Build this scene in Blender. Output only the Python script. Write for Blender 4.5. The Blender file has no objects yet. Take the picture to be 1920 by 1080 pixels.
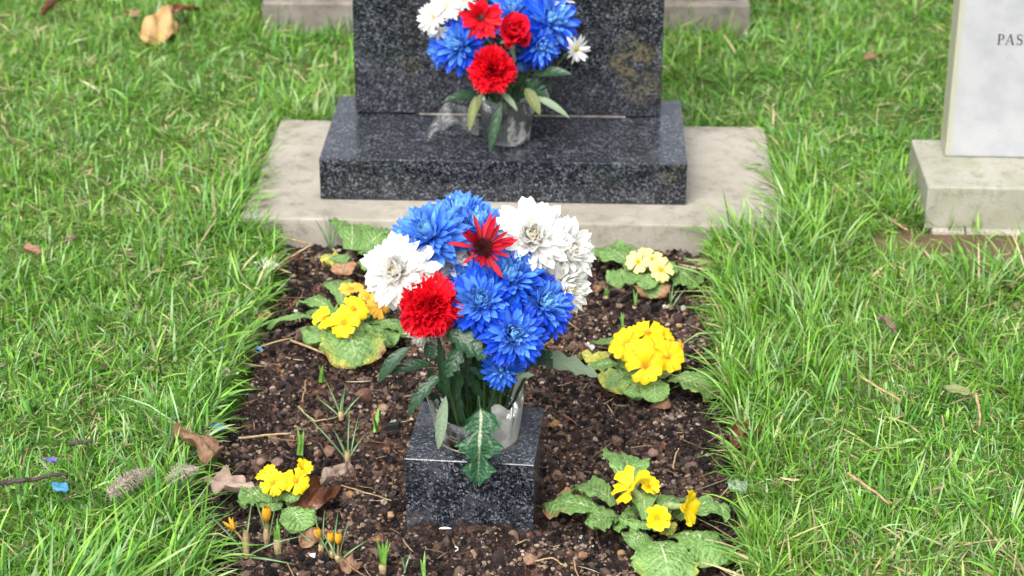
import bpy, bmesh, math, random
import numpy as np
from mathutils import Matrix, Vector

SC = bpy.context.scene
COL = SC.collection
rng = np.random.default_rng(7)
random.seed(7)
D2R = math.pi / 180

# ------------------------------------------------------------------ camera
FPX, CAM_H, PITCH, ROLL = 3883.5, 1.3709, 0.4407, 0.0018
cam_d = bpy.data.cameras.new('camera')
cam_d.sensor_width = 36.0
cam_d.lens = 36.0 * FPX / 1920.0
cam_d.clip_start = 0.05
cam_d.clip_end = 400
cam_d.dof.use_dof = True
cam_d.dof.focus_distance = 2.60
cam_d.dof.aperture_fstop = 7.1
cam = bpy.data.objects.new('camera', cam_d)
COL.objects.link(cam)
cam.matrix_world = (Matrix.Translation((0, 0, CAM_H)) @ Matrix.Rotation(math.pi / 2 - PITCH, 4, 'X')
                    @ Matrix.Rotation(ROLL, 4, 'Z'))
SC.camera = cam

# ------------------------------------------------------------------ sky and sun (bright overcast)
SUN_EL, SUN_AZ = 52 * D2R, 205 * D2R
w = bpy.data.worlds.new('World')
SC.world = w
w.use_nodes = True
nt = w.node_tree
nt.nodes.clear()
sky = nt.nodes.new('ShaderNodeTexSky')
sky.sky_type = 'NISHITA'
sky.sun_disc = False
sky.sun_elevation = SUN_EL
sky.sun_rotation = SUN_AZ
sky.dust_density = 6.0
sky.air_density = 1.0
sky.ozone_density = 1.0
hs = nt.nodes.new('ShaderNodeHueSaturation')
hs.inputs['Saturation'].default_value = 0.35      # cloud cover: little of the blue is left
bg = nt.nodes.new('ShaderNodeBackground')
bg.inputs['Strength'].default_value = 0.15
wo = nt.nodes.new('ShaderNodeOutputWorld')
nt.links.new(sky.outputs[0], hs.inputs['Color'])
nt.links.new(hs.outputs[0], bg.inputs['Color'])
nt.links.new(bg.outputs[0], wo.inputs[0])
sun_d = bpy.data.lights.new('sun', 'SUN')
sun_d.energy = 1.1
sun_d.angle = 40 * D2R
sun_d.color = (1.0, 0.97, 0.92)
sun = bpy.data.objects.new('sun', sun_d)
COL.objects.link(sun)
# direction towards the sun: behind the camera, a little to the left, high
sdir = Vector((-0.35 * math.cos(SUN_EL), -0.94 * math.cos(SUN_EL), math.sin(SUN_EL))).normalized()
sun.rotation_euler = sdir.to_track_quat('Z', 'Y').to_euler()
SC.view_settings.view_transform = 'Standard'
SC.view_settings.look = 'None'
SC.view_settings.exposure = 1.1
SC.view_settings.gamma = 1.0
SC.cycles.max_bounces = 6
SC.cycles.diffuse_bounces = 3
SC.cycles.glossy_bounces = 3
SC.cycles.use_adaptive_sampling = True
SC.cycles.adaptive_threshold = 0.02
SC.cycles.transparent_max_bounces = 24
SC.cycles.use_denoising = True

# ------------------------------------------------------------------ helpers
def ray(px, py):
    X, Y = px - 960.0, py - 540.0
    c, s = math.cos(-ROLL), math.sin(-ROLL)
    X, Y = c * X - s * Y, s * X + c * Y
    u, v = X / FPX, -Y / FPX
    return np.array([u, math.cos(PITCH) + v * math.sin(PITCH), -math.sin(PITCH) + v * math.cos(PITCH)])

def at(px, py, Z=None, Y=None):
    """The place in the graveyard that was surveyed at this spot of the photograph (height Z, or distance Y)."""
    r = ray(px, py)
    t = (Z - CAM_H) / r[2] if Y is None else Y / r[1]
    return np.array([0, 0, CAM_H]) + r * t

def nrm(v):
    v = np.asarray(v, float)
    return v / (np.linalg.norm(v) + 1e-12)

def frame(ydir, up=(0, 0, 1)):
    y = nrm(ydir)
    up = np.asarray(up, float)
    z = up - y * np.dot(up, y)
    if np.linalg.norm(z) < 1e-4:
        z = np.array([0, 1, 0]) - y * y[1]
    z = nrm(z)
    x = np.cross(y, z)
    return np.stack([x, y, z], 1)

def mat4(R, loc=(0, 0, 0), s=1.0):
    M = Matrix.Identity(4)
    R = np.asarray(R) * s
    for i in range(3):
        for j in range(3):
            M[i][j] = R[i, j]
        M[i][3] = loc[i]
    return M

def mk_mesh(name, V, F, mat=None, uv=None, col=None, smooth=True):
    me = bpy.data.meshes.new(name)
    V = np.asarray(V, np.float32)
    if isinstance(F, np.ndarray) and len(F) > 0:
        n = F.shape[1]
        me.vertices.add(len(V))
        me.vertices.foreach_set('co', V.ravel())
        me.loops.add(F.size)
        me.loops.foreach_set('vertex_index', F.astype(np.int32).ravel())
        me.polygons.add(len(F))
        me.polygons.foreach_set('loop_start', np.arange(0, F.size, n, dtype=np.int32))
        me.update(calc_edges=True)
    else:
        me.from_pydata([tuple(map(float, v)) for v in V], [], [tuple(f) for f in F])
        me.update()
    me.polygons.foreach_set('use_smooth', np.full(len(me.polygons), bool(smooth)))
    if uv is not None:
        lay = me.uv_layers.new(name='UVMap')
        li = np.empty(len(me.loops), np.int32)
        me.loops.foreach_get('vertex_index', li)
        lay.data.foreach_set('uv', np.asarray(uv, np.float32)[li].ravel())
    if col is not None:
        c = np.asarray(col, np.float32)
        if c.shape[1] == 3:
            c = np.concatenate([c, np.ones((len(c), 1), np.float32)], 1)
        a = me.attributes.new('tint', 'FLOAT_COLOR', 'POINT')
        a.data.foreach_set('color', c.ravel())
    if mat is not None:
        for m in (mat if isinstance(mat, (list, tuple)) else [mat]):
            me.materials.append(m)
    return me

def ob(name, me, parent=None, M=None):
    """Link a mesh; M is its place in the world."""
    o = bpy.data.objects.new(name, me)
    COL.objects.link(o)
    M = M or Matrix.Identity(4)
    if parent is not None:
        o.parent = parent
        M = parent['_w'].inverted() @ M if False else WORLD[parent.name].inverted() @ M
        o.matrix_local = M
        WORLD[o.name] = WORLD[parent.name] @ M
    else:
        o.matrix_local = M
        WORLD[o.name] = M.copy()
    return o

WORLD = {}

def tag(o, label, cat, group=None, kind=None):
    o['label'] = label
    o['category'] = cat
    if group:
        o['group'] = group
    if kind:
        o['kind'] = kind
    return o

def root(name, loc, label, cat, group=None):
    o = ob(name, None, None, Matrix.Translation(Vector(loc)))
    o.empty_display_size = 0.02
    return tag(o, label, cat, group)

def structure(name, me, M=None):
    o = ob(name, me, None, M)
    o['kind'] = 'structure'
    return o

class Bag:
    """Collects pieces that become one mesh."""
    def __init__(s):
        s.V, s.F, s.UV, s.C, s.n = [], [], [], [], 0
    def add(s, V, F, uv=None, R=None, loc=None, sc=1.0, col=None):
        V = np.asarray(V, float) * sc
        if R is not None:
            V = V @ np.asarray(R).T
        if loc is not None:
            V = V + np.asarray(loc)
        s.V.append(V)
        s.F.append(np.asarray(F) + s.n)
        s.UV.append(uv if uv is not None else np.zeros((len(V), 2)))
        s.C.append(np.tile(col if col is not None else (1, 1, 1), (len(V), 1)) if col is None or np.ndim(col) == 1 else col)
        s.n += len(V)
    def mesh(s, name, mat, smooth=True, col=False, origin=None):
        V = np.concatenate(s.V)
        if origin is not None:
            V = V - np.asarray(origin)
        return mk_mesh(name, V, np.concatenate(s.F), mat, np.concatenate(s.UV), np.concatenate(s.C) if col else None, smooth)

def gridf(nu, nv):
    a = np.arange((nu) * (nv)).reshape(nv, nu)
    return np.stack([a[:-1, :-1], a[:-1, 1:], a[1:, 1:], a[1:, :-1]], -1).reshape(-1, 4)

def ribbon(L, W, prof, a0=0.0, a1=0.0, cup=0.0, nu=5, nv=8, wave=None, sweep=0.0, twist=0.0, ak=1.0):
    """A leaf- or petal-shaped sheet: length along +Y, upper side +Z, bent by a0 + a1*t radians."""
    t = np.linspace(0, 1, nv)
    ang = a0 + a1 * t ** ak
    dy, dz = np.cos(ang), np.sin(ang)
    y = np.concatenate([[0], np.cumsum((dy[1:] + dy[:-1]) / 2)]) / (nv - 1) * L
    z = np.concatenate([[0], np.cumsum((dz[1:] + dz[:-1]) / 2)]) / (nv - 1) * L
    U, T = np.meshgrid(np.linspace(-1, 1, nu), t)
    hw = np.array([prof(q) for q in t])[:, None] * W / 2
    x = U * hw
    off = cup * U ** 2 * hw
    if wave is not None:
        off = off + wave(U, T)
    tw = twist * T
    x2 = x * np.cos(tw) - off * np.sin(tw)
    off2 = x * np.sin(tw) + off * np.cos(tw)
    sy = sweep * np.abs(U) * hw
    A = ang[:, None]
    P = np.stack([x2, y[:, None] + sy * np.cos(A) - np.sin(A) * off2, z[:, None] + sy * np.sin(A) + np.cos(A) * off2], -1).reshape(-1, 3)
    uv = np.stack([(U + 1) / 2, T], -1).reshape(-1, 2)
    return P, gridf(nu, nv), uv

def tube(pts, rad, n=7, cap=True):
    pts = np.asarray(pts, float)
    m = len(pts)
    rad = np.full(m, rad) if np.isscalar(rad) else np.asarray(rad, float)
    V = []
    ref = np.array([0.31, 0.22, 0.93])
    for i in range(m):
        d = nrm(pts[min(i + 1, m - 1)] - pts[max(i - 1, 0)])
        x = nrm(np.cross(d, ref) if abs(np.dot(d, nrm(ref))) < .95 else np.cross(d, [1, 0, 0]))
        y = np.cross(d, x)
        a = np.arange(n) * 2 * math.pi / n
        V.append(pts[i] + rad[i] * (np.cos(a)[:, None] * x + np.sin(a)[:, None] * y))
    V = np.concatenate(V)
    F = []
    for i in range(m - 1):
        for j in range(n):
            k = (j + 1) % n
            F.append((i * n + j, i * n + k, (i + 1) * n + k, (i + 1) * n + j))
    uv = np.stack([np.tile(np.arange(n) / n, m), np.repeat(np.linspace(0, 1, m), n)], 1)
    return V, np.array(F), uv

def bez(p0, p1, p2, n=9):
    t = np.linspace(0, 1, n)[:, None]
    p0, p1, p2 = map(np.asarray, (p0, p1, p2))
    return (1 - t) ** 2 * p0 + 2 * t * (1 - t) * p1 + t ** 2 * p2

def lathe(prof, n=40):
    prof = np.asarray(prof, float)
    a = np.arange(n) * 2 * math.pi / n
    V = np.stack([np.outer(prof[:, 0], np.cos(a)), np.outer(prof[:, 0], np.sin(a)), np.repeat(prof[:, 1:2], n, 1)], -1).reshape(-1, 3)
    F = []
    for i in range(len(prof) - 1):
        for j in range(n):
            k = (j + 1) % n
            F.append((i * n + j, i * n + k, (i + 1) * n + k, (i + 1) * n + j))
    return V, np.array(F)

_ico = bmesh.new(); bmesh.ops.create_icosphere(_ico, subdivisions=1, radius=1)
ICO_V = np.array([v.co[:] for v in _ico.verts]); ICO_F = np.array([[v.index for v in f.verts] for f in _ico.faces]); _ico.free()
_ico = bmesh.new(); bmesh.ops.create_icosphere(_ico, subdivisions=2, radius=1)
ICO2_V = np.array([v.co[:] for v in _ico.verts]); ICO2_F = np.array([[v.index for v in f.verts] for f in _ico.faces]); _ico.free()

_T = {}
def vnoise(x, y, cell, seed):
    """smooth value noise, 0..1"""
    if seed not in _T:
        _T[seed] = np.random.default_rng(seed).random((256, 256))
    g = _T[seed]
    X, Y = np.asarray(x) / cell, np.asarray(y) / cell
    i, j = np.floor(X).astype(int), np.floor(Y).astype(int)
    fx, fy = X - i, Y - j
    fx, fy = fx * fx * (3 - 2 * fx), fy * fy * (3 - 2 * fy)
    i, j = i & 255, j & 255
    i2, j2 = (i + 1) & 255, (j + 1) & 255
    return (g[i, j] * (1 - fx) + g[i2, j] * fx) * (1 - fy) + (g[i, j2] * (1 - fx) + g[i2, j2] * fx) * fy

def domes(x, y, cell, seed):
    """heaped lumps: highest dome of a jittered grid of them"""
    r = np.random.default_rng(seed)
    JX, JY, RR = r.random((64, 64)), r.random((64, 64)), 0.35 + 0.6 * r.random((64, 64)) ** 2
    X, Y = np.asarray(x) / cell, np.asarray(y) / cell
    i, j = np.floor(X).astype(int), np.floor(Y).astype(int)
    out = np.zeros_like(X)
    for a in (-1, 0, 1):
        for b in (-1, 0, 1):
            ii, jj = (i + a) & 63, (j + b) & 63
            d2 = (i + a + JX[ii, jj] - X) ** 2 + (j + b + JY[ii, jj] - Y) ** 2
            R = RR[ii, jj]
            out = np.maximum(out, np.sqrt(np.maximum(R * R - d2, 0)))
    return out * cell

# ------------------------------------------------------------------ materials
def nodes(name):
    m = bpy.data.materials.new(name)
    m.use_nodes = True
    t = m.node_tree
    t.nodes.clear()
    out = t.nodes.new('ShaderNodeOutputMaterial')
    return m, t, out

class N:
    def __init__(s, t): s.t = t
    def __call__(s, kind, _in=None, **kw):
        n = s.t.nodes.new('ShaderNode' + kind)
        for k, v in kw.items():
            setattr(n, k, v)
        for k, v in (_in or {}).items():
            sock = n.inputs[k]
            if hasattr(v, 'links'):
                s.t.links.new(v, sock)
            else:
                sock.default_value = v if not (isinstance(v, tuple) and len(v) == 3 and sock.type == 'RGBA') else (*v, 1)
        return n
    def mix(s, f, a, b, mode='MIX'):
        n = s.t.nodes.new('ShaderNodeMix'); n.data_type = 'RGBA'; n.blend_type = mode
        for k, v in ((0, f), (6, a), (7, b)):
            if hasattr(v, 'links'): s.t.links.new(v, n.inputs[k])
            else: n.inputs[k].default_value = (*v, 1) if isinstance(v, tuple) and len(v) == 3 else v
        return n.outputs[2]
    def math(s, op, a, b=0.0, c=0.0):
        n = s.t.nodes.new('ShaderNodeMath'); n.operation = op
        for i, v in enumerate((a, b, c)):
            if hasattr(v, 'links'): s.t.links.new(v, n.inputs[i])
            else: n.inputs[i].default_value = v
        return n.outputs[0]
    def ramp(s, f, stops):
        n = s.t.nodes.new('ShaderNodeValToRGB')
        el = n.color_ramp.elements
        while len(el) < len(stops): el.new(0.5)
        for e, (p, c) in zip(el, stops):
            e.position = p
            e.color = (*c, 1) if isinstance(c, tuple) else (c, c, c, 1)
        s.t.links.new(f, n.inputs[0])
        return n.outputs[0]
    def sstep(s, f, a, b):
        n = s.t.nodes.new('ShaderNodeMapRange'); n.interpolation_type = 'SMOOTHSTEP'
        s.t.links.new(f, n.inputs[0])
        n.inputs[1].default_value = a; n.inputs[2].default_value = b
        return n.outputs[0]
    def bump(s, h, strength, dist):
        n = s.t.nodes.new('ShaderNodeBump')
        n.inputs['Strength'].default_value = strength; n.inputs['Distance'].default_value = dist
        s.t.links.new(h, n.inputs['Height'])
        return n.outputs[0]

def finish(t, out, N_, color, rough=0.5, spec=0.5, normal=None, trans=0.0, tcol=None, coat=0.0):
    p = N_('BsdfPrincipled', {'Base Color': color, 'Roughness': rough, 'Specular IOR Level': spec, 'Coat Weight': coat})
    if normal is not None:
        t.links.new(normal, p.inputs['Normal'])
    sh = p.outputs[0]
    if trans > 0:
        tr = N_('BsdfTranslucent', {'Color': tcol if tcol is not None else color})
        mx = N_('MixShader', {0: trans, 1: sh, 2: tr.outputs[0]})
        sh = mx.outputs[0]
    t.links.new(sh, out.inputs[0])

def petal_mat(name, base, tip, base_at=0.0, tip_at=1.0, rough=0.55, trans=0.3, vary=0.25, stripe=0.12):
    m, t, out = nodes(name); n = N(t)
    uv = n('UVMap').outputs[0]
    sp = n('SeparateXYZ', {0: uv})
    g = n.sstep(sp.outputs[1], base_at, tip_at)
    c = n.mix(g, base, tip)
    rnd = n('ObjectInfo').outputs['Random']
    geo = n('NewGeometry').outputs['Random Per Island']
    r = n.math('FRACT', n.math('ADD', rnd, geo))
    v = n.math('ADD', n.math('MULTIPLY', r, vary), 1 - vary / 2)
    wv = n('TexWave', {'Vector': uv, 'Scale': 5.0, 'Distortion': 1.0}, bands_direction='X')
    v = n.math('MULTIPLY', v, n.math('ADD', n.math('MULTIPLY', wv.outputs['Fac'], stripe), 1 - stripe / 2))
    c = n.mix(1.0, c, n('CombineColor', {0: v, 1: v, 2: v}).outputs[0], 'MULTIPLY')
    finish(t, out, n, c, rough, 0.3, n.bump(wv.outputs['Fac'], 0.25, 0.0006), trans)
    return m

def plain(name, color, rough=0.6, var=0.3, scale=60, spec=0.4, trans=0.0, color2=None, bump=0.0):
    m, t, out = nodes(name); n = N(t)
    co = n('TexCoord').outputs['Object']
    no = n('TexNoise', {'Vector': co, 'Scale': scale, 'Detail': 5.0})
    c2 = color2 or tuple(q * (1 - var) for q in color)
    c = n.mix(n.sstep(no.outputs[0], .35, .65), color, c2)
    rnd = n('ObjectInfo').outputs['Random']
    c = n('HueSaturation', {'Value': n.math('ADD', n.math('MULTIPLY', rnd, .3), .85), 'Color': c}).outputs[0]
    finish(t, out, n, c, rough, spec, n.bump(no.outputs[0], bump, .002) if bump else None, trans)
    return m

def granite(name, dust=.30):
    m, t, out = nodes(name); n = N(t)
    co = n('TexCoord').outputs['Object']
    warp = n('TexNoise', {'Vector': co, 'Scale': 300.0, 'Detail': 2.0})
    cv = n.mix(0.0025, co, warp.outputs['Color'], 'ADD')
    v1 = n('TexVoronoi', {'Vector': cv, 'Scale': 340.0}); v2 = n('TexVoronoi', {'Vector': cv, 'Scale': 760.0})
    s1 = n('SeparateColor', {0: v1.outputs['Color']}).outputs[0]
    s2 = n('SeparateColor', {0: v2.outputs['Color']}).outputs[1]
    big = n('TexNoise', {'Vector': co, 'Scale': 45.0, 'Detail': 3.0})
    f = n.math('ADD', n.math('MULTIPLY', s1, .55), n.math('MULTIPLY', s2, .45))
    f = n.math('ADD', f, n.math('MULTIPLY', n.math('SUBTRACT', big.outputs[0], .5), .45))
    c = n.ramp(f, [(.18, (.003, .004, .006)), (.45, (.010, .012, .017)), (.64, (.028, .032, .041)), (.82, (.085, .092, .110)), (.97, (.22, .23, .26))])
    # rain marks and dust films: pale smears of their own shape
    du = n('TexNoise', {'Vector': co, 'Scale': 14.0, 'Detail': 6.0, 'Roughness': .65})
    d = n.math('MULTIPLY', n.sstep(du.outputs[0], .52 - dust * .3 + .09, .80), dust)
    c = n.mix(d, c, (.13, .14, .16))
    r = n.math('ADD', n.math('MULTIPLY', d, .7), .16)
    finish(t, out, n, c, r, .5)
    return m

def lichen_granite(name, spots):
    """granite with patches of golden lichen at given object-space places"""
    m = granite(name)
    t = m.node_tree; n = N(t)
    p = next(q for q in t.nodes if q.type == 'BSDF_PRINCIPLED')
    old = p.inputs['Base Color'].links[0].from_socket
    oldr = p.inputs['Roughness'].links[0].from_socket
    co = n('TexCoord').outputs['Object']
    no = n('TexNoise', {'Vector': co, 'Scale': 130.0, 'Detail': 6.0, 'Roughness': .75})
    tot = None
    for (x, y, z, r, a) in spots:
        d = n('VectorMath', {0: co, 1: (x, y, z)}, operation='DISTANCE').outputs['Value']
        k = n.math('MULTIPLY', n.math('SUBTRACT', 1.0, n.sstep(d, r * .15, r)), n.sstep(no.outputs[0], .40, .56))
        k = n.math('MULTIPLY', n.math('MULTIPLY', k, a), n.sstep(n('TexNoise', {'Vector': co, 'Scale': 38.0, 'Detail': 3.0}).outputs[0], .36, .58))
        tot = k if tot is None else n.math('MAXIMUM', tot, k)
    lc = n.mix(no.outputs[0], (.035, .030, .012), (.17, .14, .06))
    t.links.new(n.mix(tot, old, lc), p.inputs['Base Color'])
    t.links.new(n.math('MAXIMUM', oldr, n.math('MULTIPLY', tot, .9)), p.inputs['Roughness'])
    return m

def stone_mat(name, c1, c2, c3, scale=9, speck=500, rough=.85, bump=.25):
    m, t, out = nodes(name); n = N(t)
    co = n('TexCoord').outputs['Object']
    a = n('TexNoise', {'Vector': co, 'Scale': float(scale), 'Detail': 6.0, 'Roughness': .6})
    b = n('TexNoise', {'Vector': co, 'Scale': float(speck), 'Detail': 3.0})
    e = n('TexNoise', {'Vector': co, 'Scale': scale * 3.3, 'Detail': 8.0, 'Roughness': .7})
    c = n.mix(n.sstep(a.outputs[0], .35, .65), c1, c2)
    c = n.mix(n.math('MULTIPLY', n.sstep(e.outputs[0], .47, .70), .8), c, c3)
    v = n.math('ADD', n.math('MULTIPLY', b.outputs[0], .5), .75)
    c = n.mix(1.0, c, n('CombineColor', {0: v, 1: v, 2: v}).outputs[0], 'MULTIPLY')
    h = n.math('ADD', n.math('MULTIPLY', b.outputs[0], .5), e.outputs[0])
    finish(t, out, n, c, rough, .3, n.bump(h, bump, .004))
    return m

def tint_mat(name, rough=.6, trans=0.0, bump=0.0, scale=400, spec=.3, lo=.55, hi=1.35, cells=0):
    m, t, out = nodes(name); n = N(t)
    c = n('Attribute', attribute_name='tint').outputs['Color']
    nm = None
    if bump:
        co = n('TexCoord').outputs['Object']
        no = n('TexNoise', {'Vector': co, 'Scale': float(scale), 'Detail': 5.0, 'Roughness': .7})
        c = n.mix(1.0, c, n.ramp(no.outputs[0], [(.28, lo), (.72, hi)]), 'MULTIPLY')
        hgt = no.outputs[0]
        if cells:                 # grains of different kinds: black humus, grey-violet, pink grit, ochre
            wp = n.mix(.006, co, no.outputs['Color'], 'ADD')
            for sc_, am in ((cells, .75), (cells * 2.3, .6)):
                vc = n('TexVoronoi', {'Vector': wp, 'Scale': float(sc_)})
                q = n('SeparateColor', {0: vc.outputs['Color']})
                g_ = n.ramp(q.outputs[0], [(0, (.30, .30, .34)), (.35, (.70, .66, .72)), (.62, (1.0, .96, 1.0)), (.80, (1.75, 1.5, 1.45)), (.93, (2.3, 1.9, 1.5)), (1, (3.2, 2.9, 2.6))])
                c = n.mix(am, c, n.mix(1.0, c, g_, 'MULTIPLY'))
                hgt = n.math('SUBTRACT', hgt, n.math('MULTIPLY', vc.outputs['Distance'], .6))
        nm = n.bump(hgt, bump, .003)
    finish(t, out, n, c, rough, spec, nm, trans)
    return m

def leaf_mat(name, green, green2, vein, yellow=(.42, .42, .07), brown=(.32, .17, .09), side=9.0, fork=1.3, rough=.55, midw=.035, puff=1.0):
    """leaf with midrib and side veins; the object's own colour sets how yellowed (r) and how browned (g) it is"""
    m, t, out = nodes(name); n = N(t)
    uv = n('UVMap').outputs[0]
    sp = n('SeparateXYZ', {0: uv})
    u = n.math('ABSOLUTE', n.math('SUBTRACT', n.math('MULTIPLY', sp.outputs[0], 2.0), 1.0))
    v = sp.outputs[1]
    co = n('TexCoord').outputs['Object']
    no = n('TexNoise', {'Vector': co, 'Scale': 55.0, 'Detail': 5.0})
    fine = n('TexNoise', {'Vector': co, 'Scale': 330.0, 'Detail': 3.0})
    oi = n('ObjectInfo')
    oc = n('SeparateColor', {0: oi.outputs['Color']})
    c = n.mix(no.outputs[0], green, green2)
    c = n.mix(n.math('MULTIPLY', fine.outputs[0], .25), c, green2)
    mid = n.math('SUBTRACT', 1.0, n.sstep(n.math('ADD', u, n.math('MULTIPLY', v, .03)), midw, midw * 2.6))
    mid = n.math('MULTIPLY', mid, n.math('SUBTRACT', 1.0, n.sstep(v, .55, .98)))
    ph = n.math('FRACT', n.math('SUBTRACT', n.math('MULTIPLY', v, side), n.math('MULTIPLY', u, fork)))
    d = n.math('ABSOLUTE', n.math('SUBTRACT', ph, .5))
    sv = n.math('MULTIPLY', n.math('SUBTRACT', 1.0, n.sstep(d, .03, .14)), n.math('SUBTRACT', 1.0, n.sstep(u, .35, .95)))
    # yellowing from the margin inward
    ed = n.math('ADD', n.math('MULTIPLY', u, .55), n.math('MULTIPLY', n.math('SUBTRACT', v, .5), .7))
    yl = n.sstep(n.math('ADD', n.math('ADD', ed, n.math('MULTIPLY', no.outputs[0], .9)), n.math('MULTIPLY', oc.outputs[0], 1.6)), 1.45, 1.95)
    c = n.mix(yl, c, yellow)
    no2 = n('TexNoise', {'Vector': co, 'Scale': 28.0, 'Detail': 4.0})
    br = n.sstep(n.math('ADD', n.math('ADD', ed, no2.outputs[0]), n.math('MULTIPLY', oc.outputs[1], 1.4)), 1.62, 1.82)
    c = n.mix(br, c, brown)
    c = n.mix(n.math('MULTIPLY', n.math('MULTIPLY', sv, no.outputs[0]), .5), c, vein)
    c = n.mix(n.math('MULTIPLY', mid, .8), c, vein)
    c = n('HueSaturation', {'Value': n.math('ADD', n.math('MULTIPLY', oi.outputs['Random'], .35), .82), 'Color': c}).outputs[0]
    vo = n('TexVoronoi', {'Vector': co, 'Scale': 260.0}, feature='SMOOTH_F1')
    h = n.math('ADD', n.math('MULTIPLY', d, 1.1 * puff), n.math('ADD', n.math('MULTIPLY', fine.outputs[0], .3), n.math('MULTIPLY', vo.outputs['Distance'], -1.3 * puff)))
    finish(t, out, n, c, rough, .45, n.bump(h, .7, .0024), .18)
    return m

def film_mat(name, tint, opac, rough=.12, milk=.5):
    """clear plastic or cellophane: mostly see-through, glossy, a little milky where creased"""
    m, t, out = nodes(name); n = N(t)
    co = n('TexCoord').outputs['Object']
    no = n('TexNoise', {'Vector': co, 'Scale': 40.0, 'Detail': 4.0, 'Distortion': 1.2})
    tr = n('BsdfTransparent', {'Color': tint})
    df = n('BsdfDiffuse', {'Color': (.82, .82, .80)})
    tl = n('BsdfTranslucent', {'Color': (.80, .80, .78)})
    dd = n('MixShader', {0: .5, 1: df.outputs[0], 2: tl.outputs[0]})
    gl = n('BsdfGlossy', {'Color': (1, 1, 1), 'Roughness': rough})
    k = n.math('ADD', opac, n.math('MULTIPLY', n.sstep(no.outputs[0], .42, .72), milk))
    a = n('MixShader', {0: k, 1: tr.outputs[0], 2: dd.outputs[0]})
    lw = n('LayerWeight', {'Blend': .25})
    b = n('MixShader', {0: n.math('ADD', n.math('MULTIPLY', lw.outputs['Fresnel'], .8), .02), 1: a.outputs[0], 2: gl.outputs[0]})
    t.links.new(b.outputs[0], out.inputs[0])
    return m

MAT = {}
MAT['granite'] = granite('dark_speckled_granite')
MAT['concrete'] = stone_mat('weathered_concrete', (.335, .308, .265), (.265, .245, .205), (.16, .152, .11), 9, 420, .9, .4)
MAT['sandstone'] = stone_mat('weathered_sandstone', (.21, .19, .165), (.14, .125, .11), (.075, .08, .055), 14)
MAT['brownstone'] = stone_mat('brown_sandstone', (.16, .09, .06), (.12, .075, .05), (.07, .06, .04), 10)
MAT['mortar'] = plain('mortar', (.42, .38, .33), .9, .3, 200)
MAT['letter'] = plain('lead_lettering', (.06, .06, .065), .6, .3, 200)
MAT['soil'] = tint_mat('garden_soil', .95, 0, 1.0, 300, .2, .45, 1.8, 130)
MAT['crumb'] = tint_mat('soil_crumbs', .95, 0, .9, 600, .15, .4, 1.6)
MAT['grass'] = tint_mat('grass_blades', .38, .30, spec=.5)
MAT['straw'] = plain('dry_straw', (.40, .29, .16), .7, .35, 120, color2=(.26, .17, .09))
MAT['stem'] = plain('green_stem', (.07, .13, .03), .5, .4, 150, trans=.1)
MAT['white_petal'] = petal_mat('white_petals', (.86, .81, .68), (.90, .893, .865), 0, .40, .5, .48, .06, .05)
MAT['white_inner'] = petal_mat('white_inner_petals', (.78, .62, .36), (.92, .87, .72), 0, .60, .5, .42, .10, .06)
MAT['blue_petal'] = petal_mat('blue_dyed_petals', (.030, .17, .76), (.014, .085, .66), 0, .8, .45, .28, .7, .45)
MAT['blue_petal_azure'] = petal_mat('azure_dyed_petals', (.035, .22, .80), (.020, .13, .70), 0, .8, .45, .28, .7, .45)
MAT['blue_petal_deep'] = petal_mat('deep_dyed_petals', (.022, .13, .70), (.010, .060, .58), 0, .8, .45, .28, .7, .45)
MAT['blue_pale'] = petal_mat('pale_blue_dyed_petals', (.06, .25, .80), (.085, .25, .76), 0, .8, .5, .28, .6, .45)
MAT['blue_inner'] = petal_mat('blue_inner_petals', (.03, .17, .74), (.26, .58, .92), .1, .85, .5, .35, .4, .25)
MAT['red_frill'] = petal_mat('carnation_petals', (.45, .004, .010), (.80, .006, .022), 0, .9, .55, .25, .35, .15)
MAT['red_petal'] = petal_mat('red_petals', (.20, .003, .010), (.46, .005, .020), 0, .8, .5, .2, .4, .25)
MAT['rose'] = petal_mat('rose_petals', (.50, .004, .02), (.72, .008, .03), 0, 1, .5, .2, .2, .1)
MAT['dark_centre'] = plain('dark_flower_centre', (.050, .004, .009), .8, .6, 300, color2=(.13, .018, .015), bump=.8)
MAT['daisy_centre'] = plain('greenish_yellow_centre', (.36, .34, .04), .8, .4, 600, bump=.8)
MAT['primrose'] = petal_mat('yellow_primrose_petals', (.86, .40, .008), (.88, .66, .012), .05, .34, .5, .35, .18, .20)
MAT['primrose_pale'] = petal_mat('cream_primrose_petals', (.84, .52, .03), (.86, .78, .30), .10, .40, .5, .3, .10, .06)
MAT['primrose_old'] = petal_mat('fading_primrose_petals', (.80, .34, .02), (.82, .45, .06), .05, .5, .6, .3, .2, .1)
MAT['eye'] = plain('orange_flower_eye', (.72, .30, .01), .7, .4, 500)
MAT['primrose_leaf'] = leaf_mat('primrose_leaf', (.090, .205, .048), (.18, .31, .085), (.46, .54, .34), side=10, fork=2.4, rough=.5, midw=.024)
MAT['mum_leaf'] = leaf_mat('chrysanthemum_leaf', (.012, .040, .020), (.028, .070, .032), (.09, .14, .07), side=5, fork=1.0, rough=.36, midw=.02, puff=.4)
MAT['pale_mum_leaf'] = leaf_mat('grey_green_leaf', (.17, .25, .16), (.22, .30, .19), (.36, .40, .26), side=5, fork=1.0, rough=.6, midw=.02, puff=.4)
MAT['vari_leaf'] = leaf_mat('pale_veined_leaf', (.012, .058, .028), (.03, .095, .04), (.34, .38, .25), side=4, fork=1.2, rough=.45, midw=.05, puff=.8)
MAT['olive_leaf'] = leaf_mat('olive_leaf', (.10, .135, .040), (.16, .185, .065), (.28, .30, .15), side=6, fork=1.0, rough=.55, midw=.03, puff=.3)
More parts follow.
